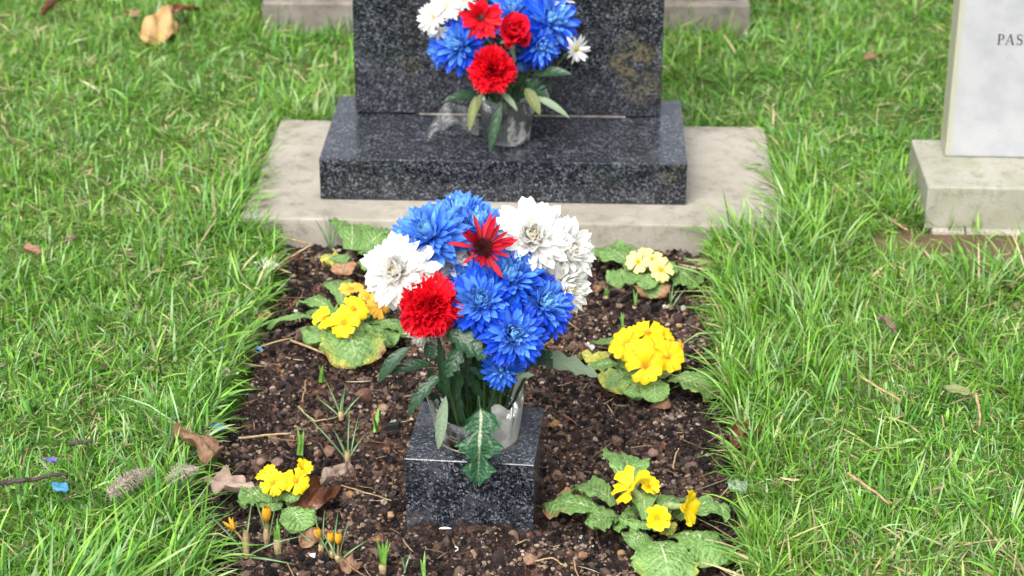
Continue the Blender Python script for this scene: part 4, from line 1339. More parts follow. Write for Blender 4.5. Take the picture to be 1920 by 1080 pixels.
def prim_leaf(parent, b, tip, wpx, seed, yellow=0.0, brown=0.0, z0=.004, z1=.002, bend=1.1, mat='primrose_leaf', roll=0.0):
    r_ = np.random.default_rng(seed)
    P0, P1 = at(*b, Z=z0), at(*tip, Z=z1)
    W = wpx * mpp(P0) * 1.30
    P0 = P0 + .16 * (P1 - P0)
    ph = r_.uniform(0, 6, 3)
    def wave(U, T):
        pk = np.abs(np.sin(math.pi * (10 * T - 1.2 * np.abs(U))))
        ed = np.abs(U) ** 2
        return W * (.045 * pk * (1 - ed) * np.minimum(T * 3, 1) + .042 * np.sin(17 * U + 3 * ph[1]) * np.sin(31 * T + ph[2]) * np.minimum(T * 3, 1) + .090 * ed * np.sin(15 * T + ph[0] + 2.2 * np.sign(U)) * T + .08 * np.sin(4 * U + ph[1]) * T * np.sin(5 * T + ph[2]))
    L = np.linalg.norm(P1 - P0) * (1 + .05 * bend * bend)
    nu, nv = 15, 34
    V, F, uv = ribbon(L, W, p_obov, bend / 2, -bend * 1.15, r_.uniform(-.12, .22), nu, nv, wave=wave)
    V = V.reshape(nv, nu, 3)      # crenate margin
    tt = np.linspace(0, 1, nv)
    cr = 1 + .045 * np.sin(tt * 58 + ph[0]) * (tt > .3) + r_.normal(0, .02, nv)
    V[:, 0, 0] *= cr; V[:, -1, 0] *= cr[::-1]
    Rm = frame(P1 - P0) @ ry(roll + r_.normal(0, .12))
    o = ob('leaf', mk_mesh('leaf', V.reshape(-1, 3), F, MAT[mat], uv), parent, mat4(Rm, P0))
    o.color = (yellow, brown, 0, 1)
    return o

def primrose(c, label, leaves, flowers, seed):
    base = at(*c, Z=-.006)
    r0 = root('primrose_plant', base, label, 'primrose', 'primroses planted in the bed')
    for i, l in enumerate(leaves):
        prim_leaf(r0, l[0], l[1], l[2], seed * 31 + i, *(l[3] if len(l) > 3 else ()))
    r_ = np.random.default_rng(seed + 333)
    for i in range(7 if flowers else 2):          # young crinkled leaves at the heart of the rosette
        a_ = i * 2.4 + r_.uniform(-.3, .3); q = r_.uniform(34, 58)
        prim_leaf(r0, (c[0] + 6 * math.cos(a_), c[1] + 3 * math.sin(a_)), (c[0] + q * math.cos(a_), c[1] + .55 * q * math.sin(a_) - 6), r_.uniform(30, 46), seed * 91 + i, r_.uniform(0, .2), 0.0, .004, r_.uniform(.008, .022), 1.1)
    for i, (px, py, rpx, z, ax, mat, *fo) in enumerate(flowers):
        hd = at(px, py, Z=z)
        prim_flower(r0, hd, rpx * mpp(hd) * (1.18 if seed == 6 else 1.0), ax, mat, base, seed * 17 + i, fold=fo[0] if fo else 0.0)
    return r0
Y_, P_, O_ = 'primrose', 'primrose_pale', 'primrose_old'
primrose((655, 600), 'yellow primrose left of the front bouquet, some of its flowers fading orange',
    [((625, 602), (500, 609), 34, (.05, .05)), ((635, 592), (565, 562), 48, (.12, .0)), ((645, 580), (628, 524), 44), ((645, 606), (668, 680), 98, (.40, .30)), ((640, 608), (585, 645), 60, (.15, 0)),
     ((665, 606), (770, 622), 42, (.05, 0)), ((660, 612), (735, 645), 55), ((660, 590), (715, 560), 40), ((630, 600), (575, 585), 34)],
    [(606, 596, 23, .040, (-.55, -.6, .55), Y_), (645, 605, 30, .045, (-.1, -.8, .6), Y_), (664, 578, 28, .048, (.15, -.6, .75), Y_), (658, 540, 24, .042, (.0, -.2, 1), O_), (716, 574, 26, .036, (.6, -.6, .2), O_, -.5), (690, 556, 20, .040, (.3, -.4, .8), O_)], 1)
primrose((660, 478), 'flowerless primrose with yellowing leaves beside the concrete slab',
    [((660, 480), (654, 408), 78, (.25, .05)), ((672, 478), (742, 436), 66, (.08, 0)), ((652, 488), (604, 490), 62, (.75, .35)), ((665, 488), (708, 502), 34), ((655, 486), (640, 512), 40, (.5, .9))], [], 2)
primrose((528, 925), 'yellow primrose lowest on the left, between dry oak leaves',
    [((520, 930), (447, 938), 58), ((530, 945), (572, 990), 58, (.1, 0)), ((520, 928), (500, 955), 40), ((535, 930), (560, 950), 30, (.1, .0))],
    [(511, 905, 27, .040, (-.15, -.8, .55), Y_), (555, 902, 26, .038, (.2, -.75, .6), Y_), (497, 886, 23, .036, (-.4, -.1, .9), Y_), (567, 880, 24, .042, (.5, -.2, .7), Y_, .4), (537, 900, 18, .034, (0, -.7, .7), Y_)], 3)
primrose((1212, 690), 'full yellow primrose right of the front bouquet with a dome of flowers',
    [((1190, 670), (1108, 640), 36), ((1185, 690), (1100, 690), 50, (.35, .05)), ((1190, 700), (1140, 728), 56, (.45, .1)), ((1235, 708), (1340, 740), 60, (.30, .12)), ((1205, 705), (1182, 742), 48, (.1, 0)), ((1225, 705), (1228, 752), 44), ((1240, 690), (1275, 690), 40), ((1150, 660), (1120, 672), 26, (.8, .3))],
    [(1175, 645, 36, .045, (-.4, -.65, .6), Y_), (1215, 622, 32, .056, (0, -.4, .9), Y_), (1210, 686, 37, .045, (-.05, -.85, .5), Y_), (1253, 668, 32, .042, (.45, -.7, .5), Y_), (1242, 628, 27, .050, (.4, -.2, .85), Y_), (1268, 650, 22, .040, (.7, -.4, .5), O_, -.3), (1195, 660, 28, .052, (-.1, -.6, .8), Y_), (1232, 648, 28, .054, (.2, -.5, .8), Y_)], 4)
primrose((1212, 512), 'pale cream primrose close to the concrete slab on the right',
    [((1200, 505), (1112, 470), 70, (.02, .05)), ((1200, 512), (1140, 528), 42, (.15, 0)), ((1225, 515), (1312, 530), 62), ((1212, 515), (1222, 556), 58, (.35, .5)), ((1190, 495), (1160, 460), 40)],
    [(1196, 490, 24, .036, (-.3, -.6, .7), P_), (1222, 484, 22, .042, (0, -.4, .9), P_), (1240, 506, 26, .034, (.3, -.75, .55), P_), (1212, 476, 19, .042, (0, -.2, 1), P_)], 5)
primrose((1205, 975), 'large-leaved primrose with a few half-open yellow flowers, right of the granite block',
    [((1180, 945), (1166, 848), 74, (0, 0, .02, .03)), ((1150, 965), (1020, 944), 62, (.15, .45)), ((1165, 955), (1080, 908), 56, (0, 0, .015, .02)), ((1175, 970), (1105, 985), 74), ((1195, 985), (1152, 985), 48), ((1212, 985), (1205, 915), 42, (0, 0, .02, .035)),
     ((1250, 975), (1362, 948), 78, (.12, .02)), ((1240, 995), (1366, 1050), 86), ((1225, 1000), (1256, 1096), 100, (.30, .05)), ((1225, 1002), (1180, 1022), 62, (.1, 0)), ((1235, 985), (1270, 930), 46, (.3, 0, .02, .02)), ((1225, 980), (1262, 1000), 34, (.55, .1))],
    [(1183, 912, 38, .050, (-.55, .05, .75), Y_, .25), (1217, 912, 20, .045, (.3, -.3, .8), Y_, .4), (1284, 950, 34, .040, (.75, -.35, .15), Y_, .35), (1232, 972, 25, .040, (-.1, -.75, .5), Y_, .5)], 6)

# ------------------------------------------------------------------ crocuses and other shoots
MAT['crocus'] = petal_mat('striped_crocus_petals', (.55, .22, .02), (.75, .40, .03), 0, .6, .5, .25, .3, .9)
def shoot(base_px, label, leaves, sheath=0.0, bud=None, wide=.0028, leafmat='crocus_leaf', name='crocus_shoot', cat='shoot', srad=.0042, spent=False):
    P = at(*base_px, Z=-.010)
    r0 = root(name, P, label, cat, 'crocuses and shoots coming up in the bed')
    r_ = np.random.default_rng(int(base_px[0] * 7 + base_px[1]))
    if sheath:
        pts = [P + np.array([0, 0, -.004]), P + np.array([0, 0, sheath * .5]), P + np.array([.0005, 0, sheath])]
        V, F, uv = tube(pts, [srad * .8, srad * 1.05, srad * .8], 9)
        V = V + r_.normal(0, .0004, V.shape)
        ob('sheath', mk_mesh('sheath', V - P, F, MAT['sheath'], uv), r0, Matrix.Translation(Vector(P)))
    for i, (dx, dy, bend) in enumerate(leaves):          # tip offset in photograph pixels from the base, as seen upright
        m_ = mpp(P)
        tip = P + np.array([dx * m_, r_.normal(0, .012), max(dy * m_ * 1.08, .004)])
        st = P + np.array([r_.normal(0, .0015), r_.normal(0, .0015), -.004])
        leaf_on(r0, st, tip, wide * r_.uniform(.8, 1.2), p_blade, leafmat, bend, .5, 0, nu=5, nv=10, up=(-.3 * np.sign(dx), -.6, .6))
    if bud:
        h, hgt, lean = bud
        q = P + np.array([lean * h, -.002, h])
        V, F, uv = tube(bez(P, P + np.array([0, 0, h * .6]), q, 6), .0014, 6)
        b_ = ob('bud', mk_mesh('bud', V - q, F, MAT['sheath'], uv), r0, Matrix.Translation(Vector(q)))
        B = basis((lean * 1.2, -.12, 1))
        for i in range(6):
            g_ = ribbon(hgt, hgt * (.46 if not spent else .3), p_strap(2.0, .35), -.42, 1.05 if not spent else .2, .6, 7, 9)
            ob('petal', mk_mesh('petal', g_[0], g_[1], MAT['crocus'], g_[2]), b_, mat4(B @ rz(i * 60 * D2R + .2 * (i % 2)) @ rx((78 if not spent else 60 + 14 * (i % 3)) * D2R), q + B @ rz(i * 60 * D2R) @ np.array([0, .0006 + .0006 * (i % 2), 0])))
    return r0
shoot((462, 1040), 'spent orange crocus in a tan sheath at the near left corner of the bed', [(-75, 110, .5), (18, 115, .1), (110, 38, 1.3), (95, -5, 1.2), (-90, -6, 1.2)], .034, (.036, .018, -.35), .003, spent=True)
shoot((500, 1012), 'striped yellow crocus bud on a tall stalk, biggest of the buds', [(-25, 95, .3), (20, 110, .2), (28, 95, .2)], .018, (.026, .027, .05))
shoot((521, 1032), 'stubby green shoot in a tan sheath beside the biggest crocus bud', [(-6, 48, .1), (0, 56, .1), (5, 46, .1)], .018, None, .006, 'shoot', srad=.0055)
shoot((602, 1030), 'slim yellow crocus bud left of the pair of buds', [(-12, 75, .2), (-45, 40, .8), (30, 40, .5), (8, 70, .2)], .008, (.016, .019, -.1))
shoot((622, 1040), 'yellow crocus bud, left one of the close pair', [(15, 85, .2), (-30, 60, .6)], .006, (.018, .018, 0))
shoot((634, 1048), 'tawny striped crocus bud, right one of the close pair', [(60, 50, .6), (25, 80, .4), (-30, 50, .7)], .006, (.022, .020, .05))
shoot((718, 1070), 'fat green shoot at the bottom of the picture left of the granite block', [(-12, 62, .1), (0, 50, .1), (10, 60, .1), (14, 40, .2)], .010, None, .006, 'shoot', srad=.005)
shoot((652, 862), 'crocus shoot with long arching leaves in the middle of the left soil', [(-95, 110, .5), (8, 110, .1), (22, 80, .2), (35, 55, .4), (-25, 60, .3)], .014, None, .0032)
shoot((562, 848), 'short bright green shoot left of the arching crocus leaves', [(-6, 40, .1), (3, 32, .1), (8, 36, .15)], 0, None, .0055, 'shoot')
shoot((640, 782), 'spreading crocus leaves behind, next to a reddish clod', [(-30, 70, .3), (12, 75, .1), (45, 55, .4), (-45, 35, .5), (5, 50, .1)], .010, None, .0032)
shoot((704, 806), 'pair of bright green shoot tips left of the black tag', [(-3, 40, .1), (6, 30, .1), (3, 24, .1)], 0, None, .0060, 'shoot')
shoot((603, 712), 'tiny pale shoot below the browned primrose leaf', [(-4, 28, .1), (4, 30, .1)], 0, None, .005, 'shoot')
shoot((620, 462), 'dark grassy tuft against the concrete slab at the left', [(-28, 50, .4), (-12, 62, .2), (0, 58, .1), (14, 58, .2), (28, 55, .4)], 0, None, .0032)
shoot((1136, 562), 'small pale stub of shoots below the cream primrose', [(-4, 24, .1), (6, 20, .1), (2, 28, .1)], .008, None, .005, 'shoot')
shoot((1190, 580), 'thin upright shoot below the cream primrose flowers', [(-3, 34, .1), (5, 26, .1)], .006, None, .005, 'shoot')
shoot((1200, 540), 'tall single shoot rising in front of the cream primrose', [(4, 82, .1), (8, 70, .2)], .012, None, .004)
shoot((1257, 575), 'fan of fine dark leaves below the cream primrose, near the grass', [(-6, 55, .1), (4, 48, .2), (16, 40, .4), (26, 28, .6)], .004, None, .0026)
shoot((1166, 614), 'tiny green shoot behind the full yellow primrose', [(-2, 26, .1), (3, 20, .1)], 0, None, .005, 'shoot')
shoot((792, 1075), 'small grass shoot at the bottom edge under the granite block', [(-4, 22, .1), (4, 26, .2)], 0, None, .004, 'shoot')
shoot((760, 1068), 'thin crocus leaves at the bottom edge left of centre', [(-8, 30, .2), (10, 24, .3)], 0, None, .003)

# ------------------------------------------------------------------ fallen leaves
def oak(t):
    env = math.sin(math.pi * min(max(t, 0), 1) ** .85) ** .6
    return env * (.42 + .58 * abs(math.sin(t * 10.5 + .6)) ** .8) + .03
def round_leaf(t):
    return max(math.sin(math.pi * min(max(t, 0), 1)) ** .5, 0) + .03
def fallen(a_, b_, wpx, label, mat, prof=p_leaf, Z=-.002, curl=.5, cup=.4, roll=0.0, tint=(0, 0), seed=0, z1=None, name='fallen_leaf', cat='leaf'):
    r_ = np.random.default_rng(seed + 2000)
    P0, P1 = at(*a_, Z=Z), at(*b_, Z=Z if z1 is None else z1)
    W = wpx * mpp(P0)
    ph = r_.uniform(0, 6, 3)
    L = np.linalg.norm(P1 - P0) * 1.05
    g_ = ribbon(L, W, prof, curl / 2, -curl, cup, 13, 44, wave=lambda U, T: W * (.13 * np.sin(5 * U + 6 * T + ph[0]) + .10 * np.sin(13 * T + ph[1]) * U + .05 * np.sin(11 * U + 17 * T + ph[2])))
    o = ob(name, mk_mesh(name, g_[0], g_[1], MAT[mat], g_[2]), None, mat4(frame(P1 - P0) @ ry(roll), P0))
    o.color = (*tint, 0, 1)
    return tag(o, label, cat, 'dead leaves lying about')
fallen((398, 858), (336, 815), 78, 'folded brown leaf at the grass edge left of the bed', 'brown_leaf', round_leaf, .036, .6, .3, .5, seed=1)
fallen((478, 922), (388, 905), 62, 'pinkish dry oak leaf left of the lowest yellow primrose', 'pink_leaf', oak, .0, .4, .3, seed=2)
fallen((592, 915), (660, 880), 40, 'shrivelled pinkish oak leaf right of the lowest yellow primrose', 'pink_leaf', oak, .0, .6, .5, seed=3)
fallen((550, 962), (622, 922), 62, 'wet dark brown curled leaf touching the lowest yellow primrose', 'dark_leaf', round_leaf, .0, 1.0, .5, .3, seed=4)
fallen((560, 985), (592, 962), 26, 'small pinkish leaf scrap under the wet dark leaf', 'pink_leaf', oak, -.004, .4, .3, seed=5)
fallen((562, 1022), (614, 1000), 36, 'tan leaf behind the crocus buds', 'brown_leaf', round_leaf, .0, .6, .3, .3, seed=6)
fallen((640, 1068), (678, 1060), 42, 'pale brown leaf at the bottom edge beside the crocus buds', 'brown_leaf', round_leaf, .0, .5, .3, seed=7)
fallen((330, 1020), (382, 1005), 34, 'pinkish leaf under the grass at the near left corner', 'pink_leaf', oak, .004, .4, .3, seed=8)
fallen((484, 610), (506, 588), 22, 'small rust-red leaf at the grass edge left of the yellow primrose', 'orange_leaf', round_leaf, .004, .5, .4, tint=(0, .8), seed=9)
fallen((278, 82), (315, 22), 66, 'large tan dead leaf standing up in the grass far left', 'orange_leaf', round_leaf, .02, .7, -.5, .2, seed=10, z1=.055)
fallen((312, 26), (372, 18), 30, 'dark brown curled leaf behind the large tan leaf', 'dark_leaf', oak, .04, .6, .4, seed=11)
fallen((80, 28), (124, 2), 26, 'dark curled leaf at the top left corner of the lawn', 'dark_leaf', oak, .035, .9, .6, seed=12)
fallen((232, 22), (262, 32), 20, 'small brown leaf left of the large tan leaf', 'brown_leaf', oak, .03, .5, .4, seed=13)
fallen((1372, 838), (1408, 800), 44, 'rust-brown curled leaf at the right grass edge', 'dark_leaf', round_leaf, .008, .9, .5, .4, tint=(.3, 0), seed=14)
fallen((1768, 728), (1822, 742), 26, 'greenish brown narrow leaf lying in the right lawn', 'olive_leaf', p_leaf, .034, .4, .3, tint=(.1, .35), seed=15)
fallen((1645, 598), (1680, 628), 18, 'dark twisted leaf scrap in the middle of the right lawn', 'pink_leaf', oak, .032, .9, .7, tint=(0, .9), seed=16)
fallen((45, 468), (74, 478), 26, 'brown leaf in the left lawn level with the slab front', 'brown_leaf', round_leaf, .03, .6, .5, tint=(0, .3), seed=17)
fallen((120, 456), (146, 446), 14, 'grey curled leaf scrap in the left lawn', 'pink_leaf', oak, .03, .6, .5, tint=(0, .9), seed=18)
fallen((1086, 665), (1122, 680), 34, 'yellowed primrose leaf lying left of the full yellow primrose', 'primrose_leaf', round_leaf, .0, .4, .3, tint=(.9, .1), seed=19)
fallen((1372, 905), (1392, 925), 34, 'pale round leaf at the right grass edge above the large-leaved primrose', 'pale_mum_leaf', round_leaf, .008, .4, .4, tint=(.1, .1), seed=20)
fallen((1620, 112), (1655, 106), 20, 'small brown leaf by the dead grass clump behind the marble headstone base', 'brown_leaf', oak, .04, .6, .5, seed=21)
# scraps
fallen((390, 798), (418, 806), 17, 'blue petal scrap on the soil edge by the folded brown leaf', 'blue_scrap', round_leaf, .010, .4, .3, seed=30, name='petal_scrap', cat='petal')
fallen((98, 908), (124, 922), 24, 'blue petal scrap lying in the near left lawn', 'blue_scrap', round_leaf, .042, .4, .3, seed=31, name='petal_scrap', cat='petal')
fallen((84, 862), (106, 866), 14, 'violet petal scrap lying in the left lawn above the dark twig', 'violet_scrap', round_leaf, .042, .4, .3, seed=32, name='petal_scrap', cat='petal')
fallen((479, 652), (492, 658), 10, 'tiny blue petal scrap at the grass edge below the rust-red leaf', 'blue_scrap', round_leaf, .006, .4, .3, seed=33, name='petal_scrap', cat='petal')
fallen((1100, 648), (1112, 656), 14, 'crumpled white petal on the soil left of the full yellow primrose', 'white_petal', round_leaf, .0, 1.2, .8, seed=34, name='petal_scrap', cat='petal')

# a withered white flower head at the left edge of the bed
P = at(503, 505, Z=.008)
wf = root('withered_flower', P, 'withered white flower head lying at the left edge of the bed', 'flower')
vs = variants('wither', 5, lambda i: ribbon(1, .35, p_strap(3, .5), .1, .5 - .3 * i, .6, 5, 7, wave=lambda U, T: .08 * np.sin(8 * T + i)))
for i in range(26):
    j = i % 5
    ob('petal', petal_mesh('wither', j, vs[j], MAT['white_petal']), wf, mat4(rz(i * GOLD) @ rx(random.uniform(-.1, .9)), P + np.array([random.gauss(0, .006), random.gauss(0, .004), .001]), random.uniform(.012, .021)))

# grey bristly seed heads on the left
def bristle_head(a_, b_, label, Z, n=620, rad=.011, seed=0):
    r_ = np.random.default_rng(seed + 70)
    A, Bp = at(*a_, Z=Z), at(*b_, Z=Z + .004)
    mid = (A + Bp) / 2 + np.array([0, 0, .010])
    pts = bez(A, mid, Bp, 14)
    bag = Bag()
    V, F, uv = tube(pts, np.interp(np.linspace(0, 1, 14), [0, .3, .8, 1], [.002, .005, .005, .002]), 7); bag.add(V, F, uv)
    d = nrm(Bp - A)
    for i in range(n):
        t = r_.random(); q = pts[int(t * 13)] + (Bp - A) / 13 * ((t * 13) % 1)
        o_ = r_.normal(0, 1, 3); o_ = nrm(o_ - d * np.dot(o_, d) * .75)
        L = rad * (.5 + .7 * math.sin(math.pi * min(.1 + t, 1))) * r_.uniform(.7, 1.2)
        V, F, uv = tube([q, q + o_ * L * .6, q + o_ * L + np.array([0, 0, -.0012])], [.0006, .0005, .0002], 3); bag.add(V, F, uv)
    o = ob('seed_head', bag.mesh('seed_head', MAT['fuzz'], origin=A), None, Matrix.Translation(Vector(A)))
    tag(o, label, 'seed head')
bristle_head((205, 925), (288, 882), 'grey bristly seed head in the grass near the left corner', .052, seed=1)
bristle_head((312, 900), (372, 880), 'grey bristly seed head at the bed edge, right of its twin', .046, 420, .009, 2)

# sticks and straws
def stick(pts, r, label, Z, mat='straw', name='straw_stalk', cat='straw', n=7, jag=.0):
    P = np.array([at(*p, Z=Z + (p[2] if len(p) > 2 else 0)) if len(p) == 2 else at(p[0], p[1], Z=Z + p[2]) for p in pts])
    q = np.linspace(0, len(P) - 1, 4 * len(P))
    X = np.stack([np.interp(q, np.arange(len(P)), P[:, i]) for i in range(3)], 1)
    X = X + rng.normal(0, jag + .0004, X.shape)
    V, F, uv = tube(X, np.linspace(r, r * .7, len(X)), n)
    o = ob(name, mk_mesh(name, V - X[0], F, MAT[mat], uv), None, Matrix.Translation(Vector(X[0])))
    return tag(o, label, cat, 'dry stalks on the ground' if cat == 'straw' else None)
_stick = stick
def stick(pts, *a, **k):
    return _stick([(p[0], p[1], p[2] if len(p) > 2 else 0.0) for p in pts], *a, **k)
stick([(0, 906), (40, 900), (80, 895), (125, 888)], .0035, 'dark twig lying in the grass at the left picture edge', .042, 'twig', 'twig', 'twig', jag=.0008)
stick([(130, 832), (175, 826)], .0035, 'short dark twig in the left lawn above the seed heads', .042, 'twig', 'twig', 'twig')
stick([(512, 442), (560, 452), (585, 458, .012), (555, 475), (520, 498)], .0019, 'bent straw stalk at the top left corner of the bed', .004)
stick([(545, 638), (590, 655), (622, 668)], .0020, 'thick straw below the left yellow primrose', .0)
stick([(446, 822), (500, 816), (545, 812)], .0018, 'long straight straw on the soil right of the folded brown leaf', -.002)
stick([(560, 762), (572, 776), (592, 790), (612, 786)], .0014, 'curved straw in the middle of the left soil', -.001)
stick([(566, 752), (571, 735), (573, 712)], .0011, 'thin upright-looking straw above the curved one', .0)
stick([(640, 910), (690, 925), (735, 938)], .0010, 'thin straw on the soil left of the granite block', -.002)
stick([(1310, 692), (1335, 712), (1350, 735)], .0013, 'straw on the soil right of the full yellow primrose', .0)
stick([(1262, 878), (1266, 855), (1272, 840)], .0012, 'short straw on the soil above the large-leaved primrose', .0)
stick([(1075, 1050), (1082, 1075), (1088, 1090)], .0012, 'straw at the bottom edge right of the granite block', -.002)
stick([(1005, 1052), (1035, 1045), (1060, 1062)], .0012, 'pale root strand right below the granite block', -.002)
stick([(1612, 705), (1640, 722), (1690, 752)], .0018, 'pale dead grass stalk lying in the right lawn', .034)
stick([(1590, 888), (1630, 915), (1668, 945)], .0022, 'pale dead stalk low in the right lawn', .032)
stick([(1830, 740), (1838, 780), (1835, 800)], .0022, 'pale blade standing in the right lawn beside the greenish leaf', .034)
stick([(1655, 405), (1680, 418), (1702, 432)], .0030, 'pale stick at the bare earth beside the marble base', .012)
stick([(745, 800), (752, 792), (768, 788)], .0009, 'thin stalk curling from the black tag towards the bouquet', .002)

# little black plastic tag left of the block
P = at(737, 800, Z=-.001)
tg = root('plastic_tag', P, 'small black plastic tag with pale marks on the soil left of the granite block', 'tag')
bm = bmesh.new()
vv = [bm.verts.new(q) for q in [(-.011, -.006, -.002), (.009, -.008, -.002), (.012, .005, -.002), (-.007, .008, -.002), (-.010, -.005, .004), (.007, -.006, .006), (.010, .004, .008), (-.004, .006, .007)]]
for f in [(0, 3, 2, 1), (4, 5, 6, 7), (0, 1, 5, 4), (1, 2, 6, 5), (2, 3, 7, 6), (3, 0, 4, 7)]:
    bm.faces.new([vv[i] for i in f])
bmesh.ops.bevel(bm, geom=bm.edges[:], offset=.0008, segments=2, affect='EDGES')
me = bpy.data.meshes.new('body'); bm.to_mesh(me); bm.free(); me.materials.append(MAT['black_plastic'])
ob('body', me, tg, Matrix.Translation(Vector(P)))
for i, (x0, y0, x1, y1) in enumerate([(-.0035, -.001, -.0015, .004), (-.001, .0, .0015, .004), (.0015, .0, .004, .003), (.0005, .0045, .0035, .0045)]):
    V, F, uv = tube([(x0, y0, .0072), ((x0 + x1) / 2 + .0006, (y0 + y1) / 2, .0078), (x1, y1, .0080)], .0005, 5)
    ob('mark', mk_mesh('mark', V, F, MAT['pale_mark'], uv), tg, Matrix.Translation(Vector(P)))

# snail shell, white chips
def snail(px, py, r, label, Z):
    P = at(px, py, Z=Z)
    t = np.linspace(0, 4.6 * math.pi, 46)
    rr = r * np.exp(.16 * (t - t[-1]))
    X = np.stack([rr * np.cos(t), np.linspace(.6 * r, 0, 46), rr * np.sin(t)], 1)
    V, F, uv = tube(X, rr * .42 + .0002, 8)
    o = ob('snail_shell', mk_mesh('snail_shell', V, F, MAT['shell'], uv), None, mat4(rz(.3) @ rx(-.4), P))
    tag(o, label, 'snail shell')
snail(424, 700, .0062, 'pale ring-like snail shell at the left grass edge of the bed', .012)
def chip(px, py, s, label, Z=-.003, seed=0, mat='chip', name='white_chip', cat='chip', flat=.4, tint=None, group=None):
    r_ = np.random.default_rng(seed + 4000)
    P = at(px, py, Z=Z)
    V = ICO2_V.copy()
    for _ in range(9):            # broken faces
        d_ = nrm(r_.normal(0, 1, 3)); h_ = r_.uniform(.50, .85)
        k_ = np.maximum(V @ d_ - h_, 0); V = V - k_[:, None] * d_
    V = V * np.array([1, r_.uniform(.6, .95), flat]) * s * .92 + r_.normal(0, s * .035, V.shape)
    me = mk_mesh(name, V @ rz(r_.uniform(0, 6)).T, ICO2_F, MAT[mat], col=np.tile(tint, (len(V), 1)) if tint is not None else None, smooth=False)
    o = ob(name, me, None, Matrix.Translation(Vector(P)))
    return tag(o, label, cat, group)
chip(587, 1042, .0065, 'white fragment among the crocus buds', seed=1)
chip(240, 1060, .0045, 'white fragment in the grass at the near left corner', .02, seed=2)
chip(445, 700, .004, 'whitish chip beside the snail shell', .006, seed=3)
t = np.linspace(-.9, .9, 14)
P = at(835, 996, Z=-.004)
V, F, uv = tube(np.stack([.009 * np.sin(t), -.004 * np.cos(t), .003 + .004 * np.cos(t)], 1), np.interp(np.abs(t), [0, .9], [.0016, .0007]), 7)
tag(ob('white_chip', mk_mesh('white_chip', V, F, MAT['chip'], uv), None, Matrix.Translation(Vector(P))), 'curved white sliver against the front foot of the granite block', 'chip')
P = at(856, 1030, Z=-.006)
V, F, uv = tube(np.array([(-.002, 0, .004), (.0015, -.001, .003), (.002, -.004, .002), (-.001, -.007, .002)]), .0008, 6)
tag(ob('root_strand', mk_mesh('root_strand', V, F, MAT['chip'], uv), None, Matrix.Translation(Vector(P))), 'tiny white curl on the soil in front of the granite block', 'strand')

# pebbles: the ones that stand out, then the common ones
PB = 'pebbles on the soil'
for i, (px, py, s, c_, lab) in enumerate([
    (1040, 794, .0085, (.42, .22, .09), 'orange pebble on the soil right of the granite block top'),
    (1042, 890, .0105, (.24, .15, .11), 'big dull brown stone right of the granite block'),
    (655, 928, .0078, (.36, .22, .12), 'tan angular stone left of the granite block'),
    (732, 966, .0070, (.40, .27, .14), 'orange-tan pebble by the lower left of the granite block'),
    (490, 865, .0085, (.30, .19, .15), 'pinkish stone behind the lowest yellow primrose, left one'),
    (520, 868, .0100, (.22, .14, .11), 'brown stone behind the lowest yellow primrose, right one'),
    (682, 742, .0170, (.16, .085, .065), 'large reddish clod behind the spreading crocus leaves'),
    (720, 765, .0095, (.32, .21, .14), 'tan pebble right of the reddish clod'),
    (618, 845, .0110, (.20, .115, .085), 'reddish brown clod beside the arching crocus leaves'),
    (595, 850, .0080, (.22, .13, .09), 'brown pebble between the two green shoots on the left'),
    (1242, 758, .0150, (.30, .17, .10), 'large tawny stone under the full yellow primrose'),
    (1120, 540, .0120, (.28, .15, .09), 'tawny stone left of the pale shoot stub'),
    (1160, 545, .0120, (.20, .12, .09), 'brown stone right of the pale shoot stub'),
    (1273, 611, .0068, (.42, .26, .13), 'round orange pebble behind the full yellow primrose'),
    (1247, 576, .0065, (.45, .40, .34), 'pale pebble left of the fine dark leaves'),
    (1282, 577, .0070, (.40, .37, .33), 'pale grey pebble right of the fine dark leaves'),
    (1092, 1042, .0080, (.32, .18, .11), 'brick-red pebble left of the lowest primrose leaf'),
    (994, 1046, .0110, (.30, .18, .12), 'tawny stone at the lower right corner of the granite block'),
    (1165, 1038, .0070, (.34, .20, .11), 'tan pebble at the bottom under the large primrose'),
    (550, 518, .0062, (.34, .27, .17), 'tan pebble at the top left of the bed'),
    (888, 1040, .0110, (.30, .19, .11), 'tan stone in front of the granite block'),
    (1225, 848, .0100, (.26, .17, .13), 'dull stone above the large-leaved primrose'),
    (555, 583, .0042, (.60, .58, .54), 'small white pebble left of the yellow primrose leaves')]):
    chip(px, py, s, lab, -.009, 50 + i, 'crumb', 'pebble', 'pebble', .75, c_, PB)
pr = np.random.default_rng(77)
meshes = []
for i in range(10):
    V = ICO_V * (1 + .30 * pr.normal(0, .5, (len(ICO_V), 1))) * np.array([1, pr.uniform(.65, .95), pr.uniform(.5, .8)])
    c_ = [(.15, .085, .062), (.085, .055, .042), (.24, .165, .11), (.035, .026, .023), (.26, .20, .155)][i % 5]
    meshes.append(mk_mesh('pebble', V, ICO_F, MAT['crumb'], col=np.tile(c_, (len(V), 1)) * pr.uniform(.8, 1.15), smooth=False))
def soil_spots(n, r_, ymax=3.06, ymin=1.95):
    x = r_.uniform(-.42, .32, n * 2); y = r_.uniform(ymin, ymax, n * 2)
    q = (BM.inverted() @ Matrix.Identity(4))
    ok = sdist(x, y, BED) < -.012
    bx_ = x - bc[0]; by_ = y - bc[1]
    ok &= ~((np.abs(bx_) < .088) & (np.abs(by_) < .083))
    return x[ok][:n], y[ok][:n]
CN = ['reddish brown', 'dark brown', 'tan', 'blackish', 'pale brown']
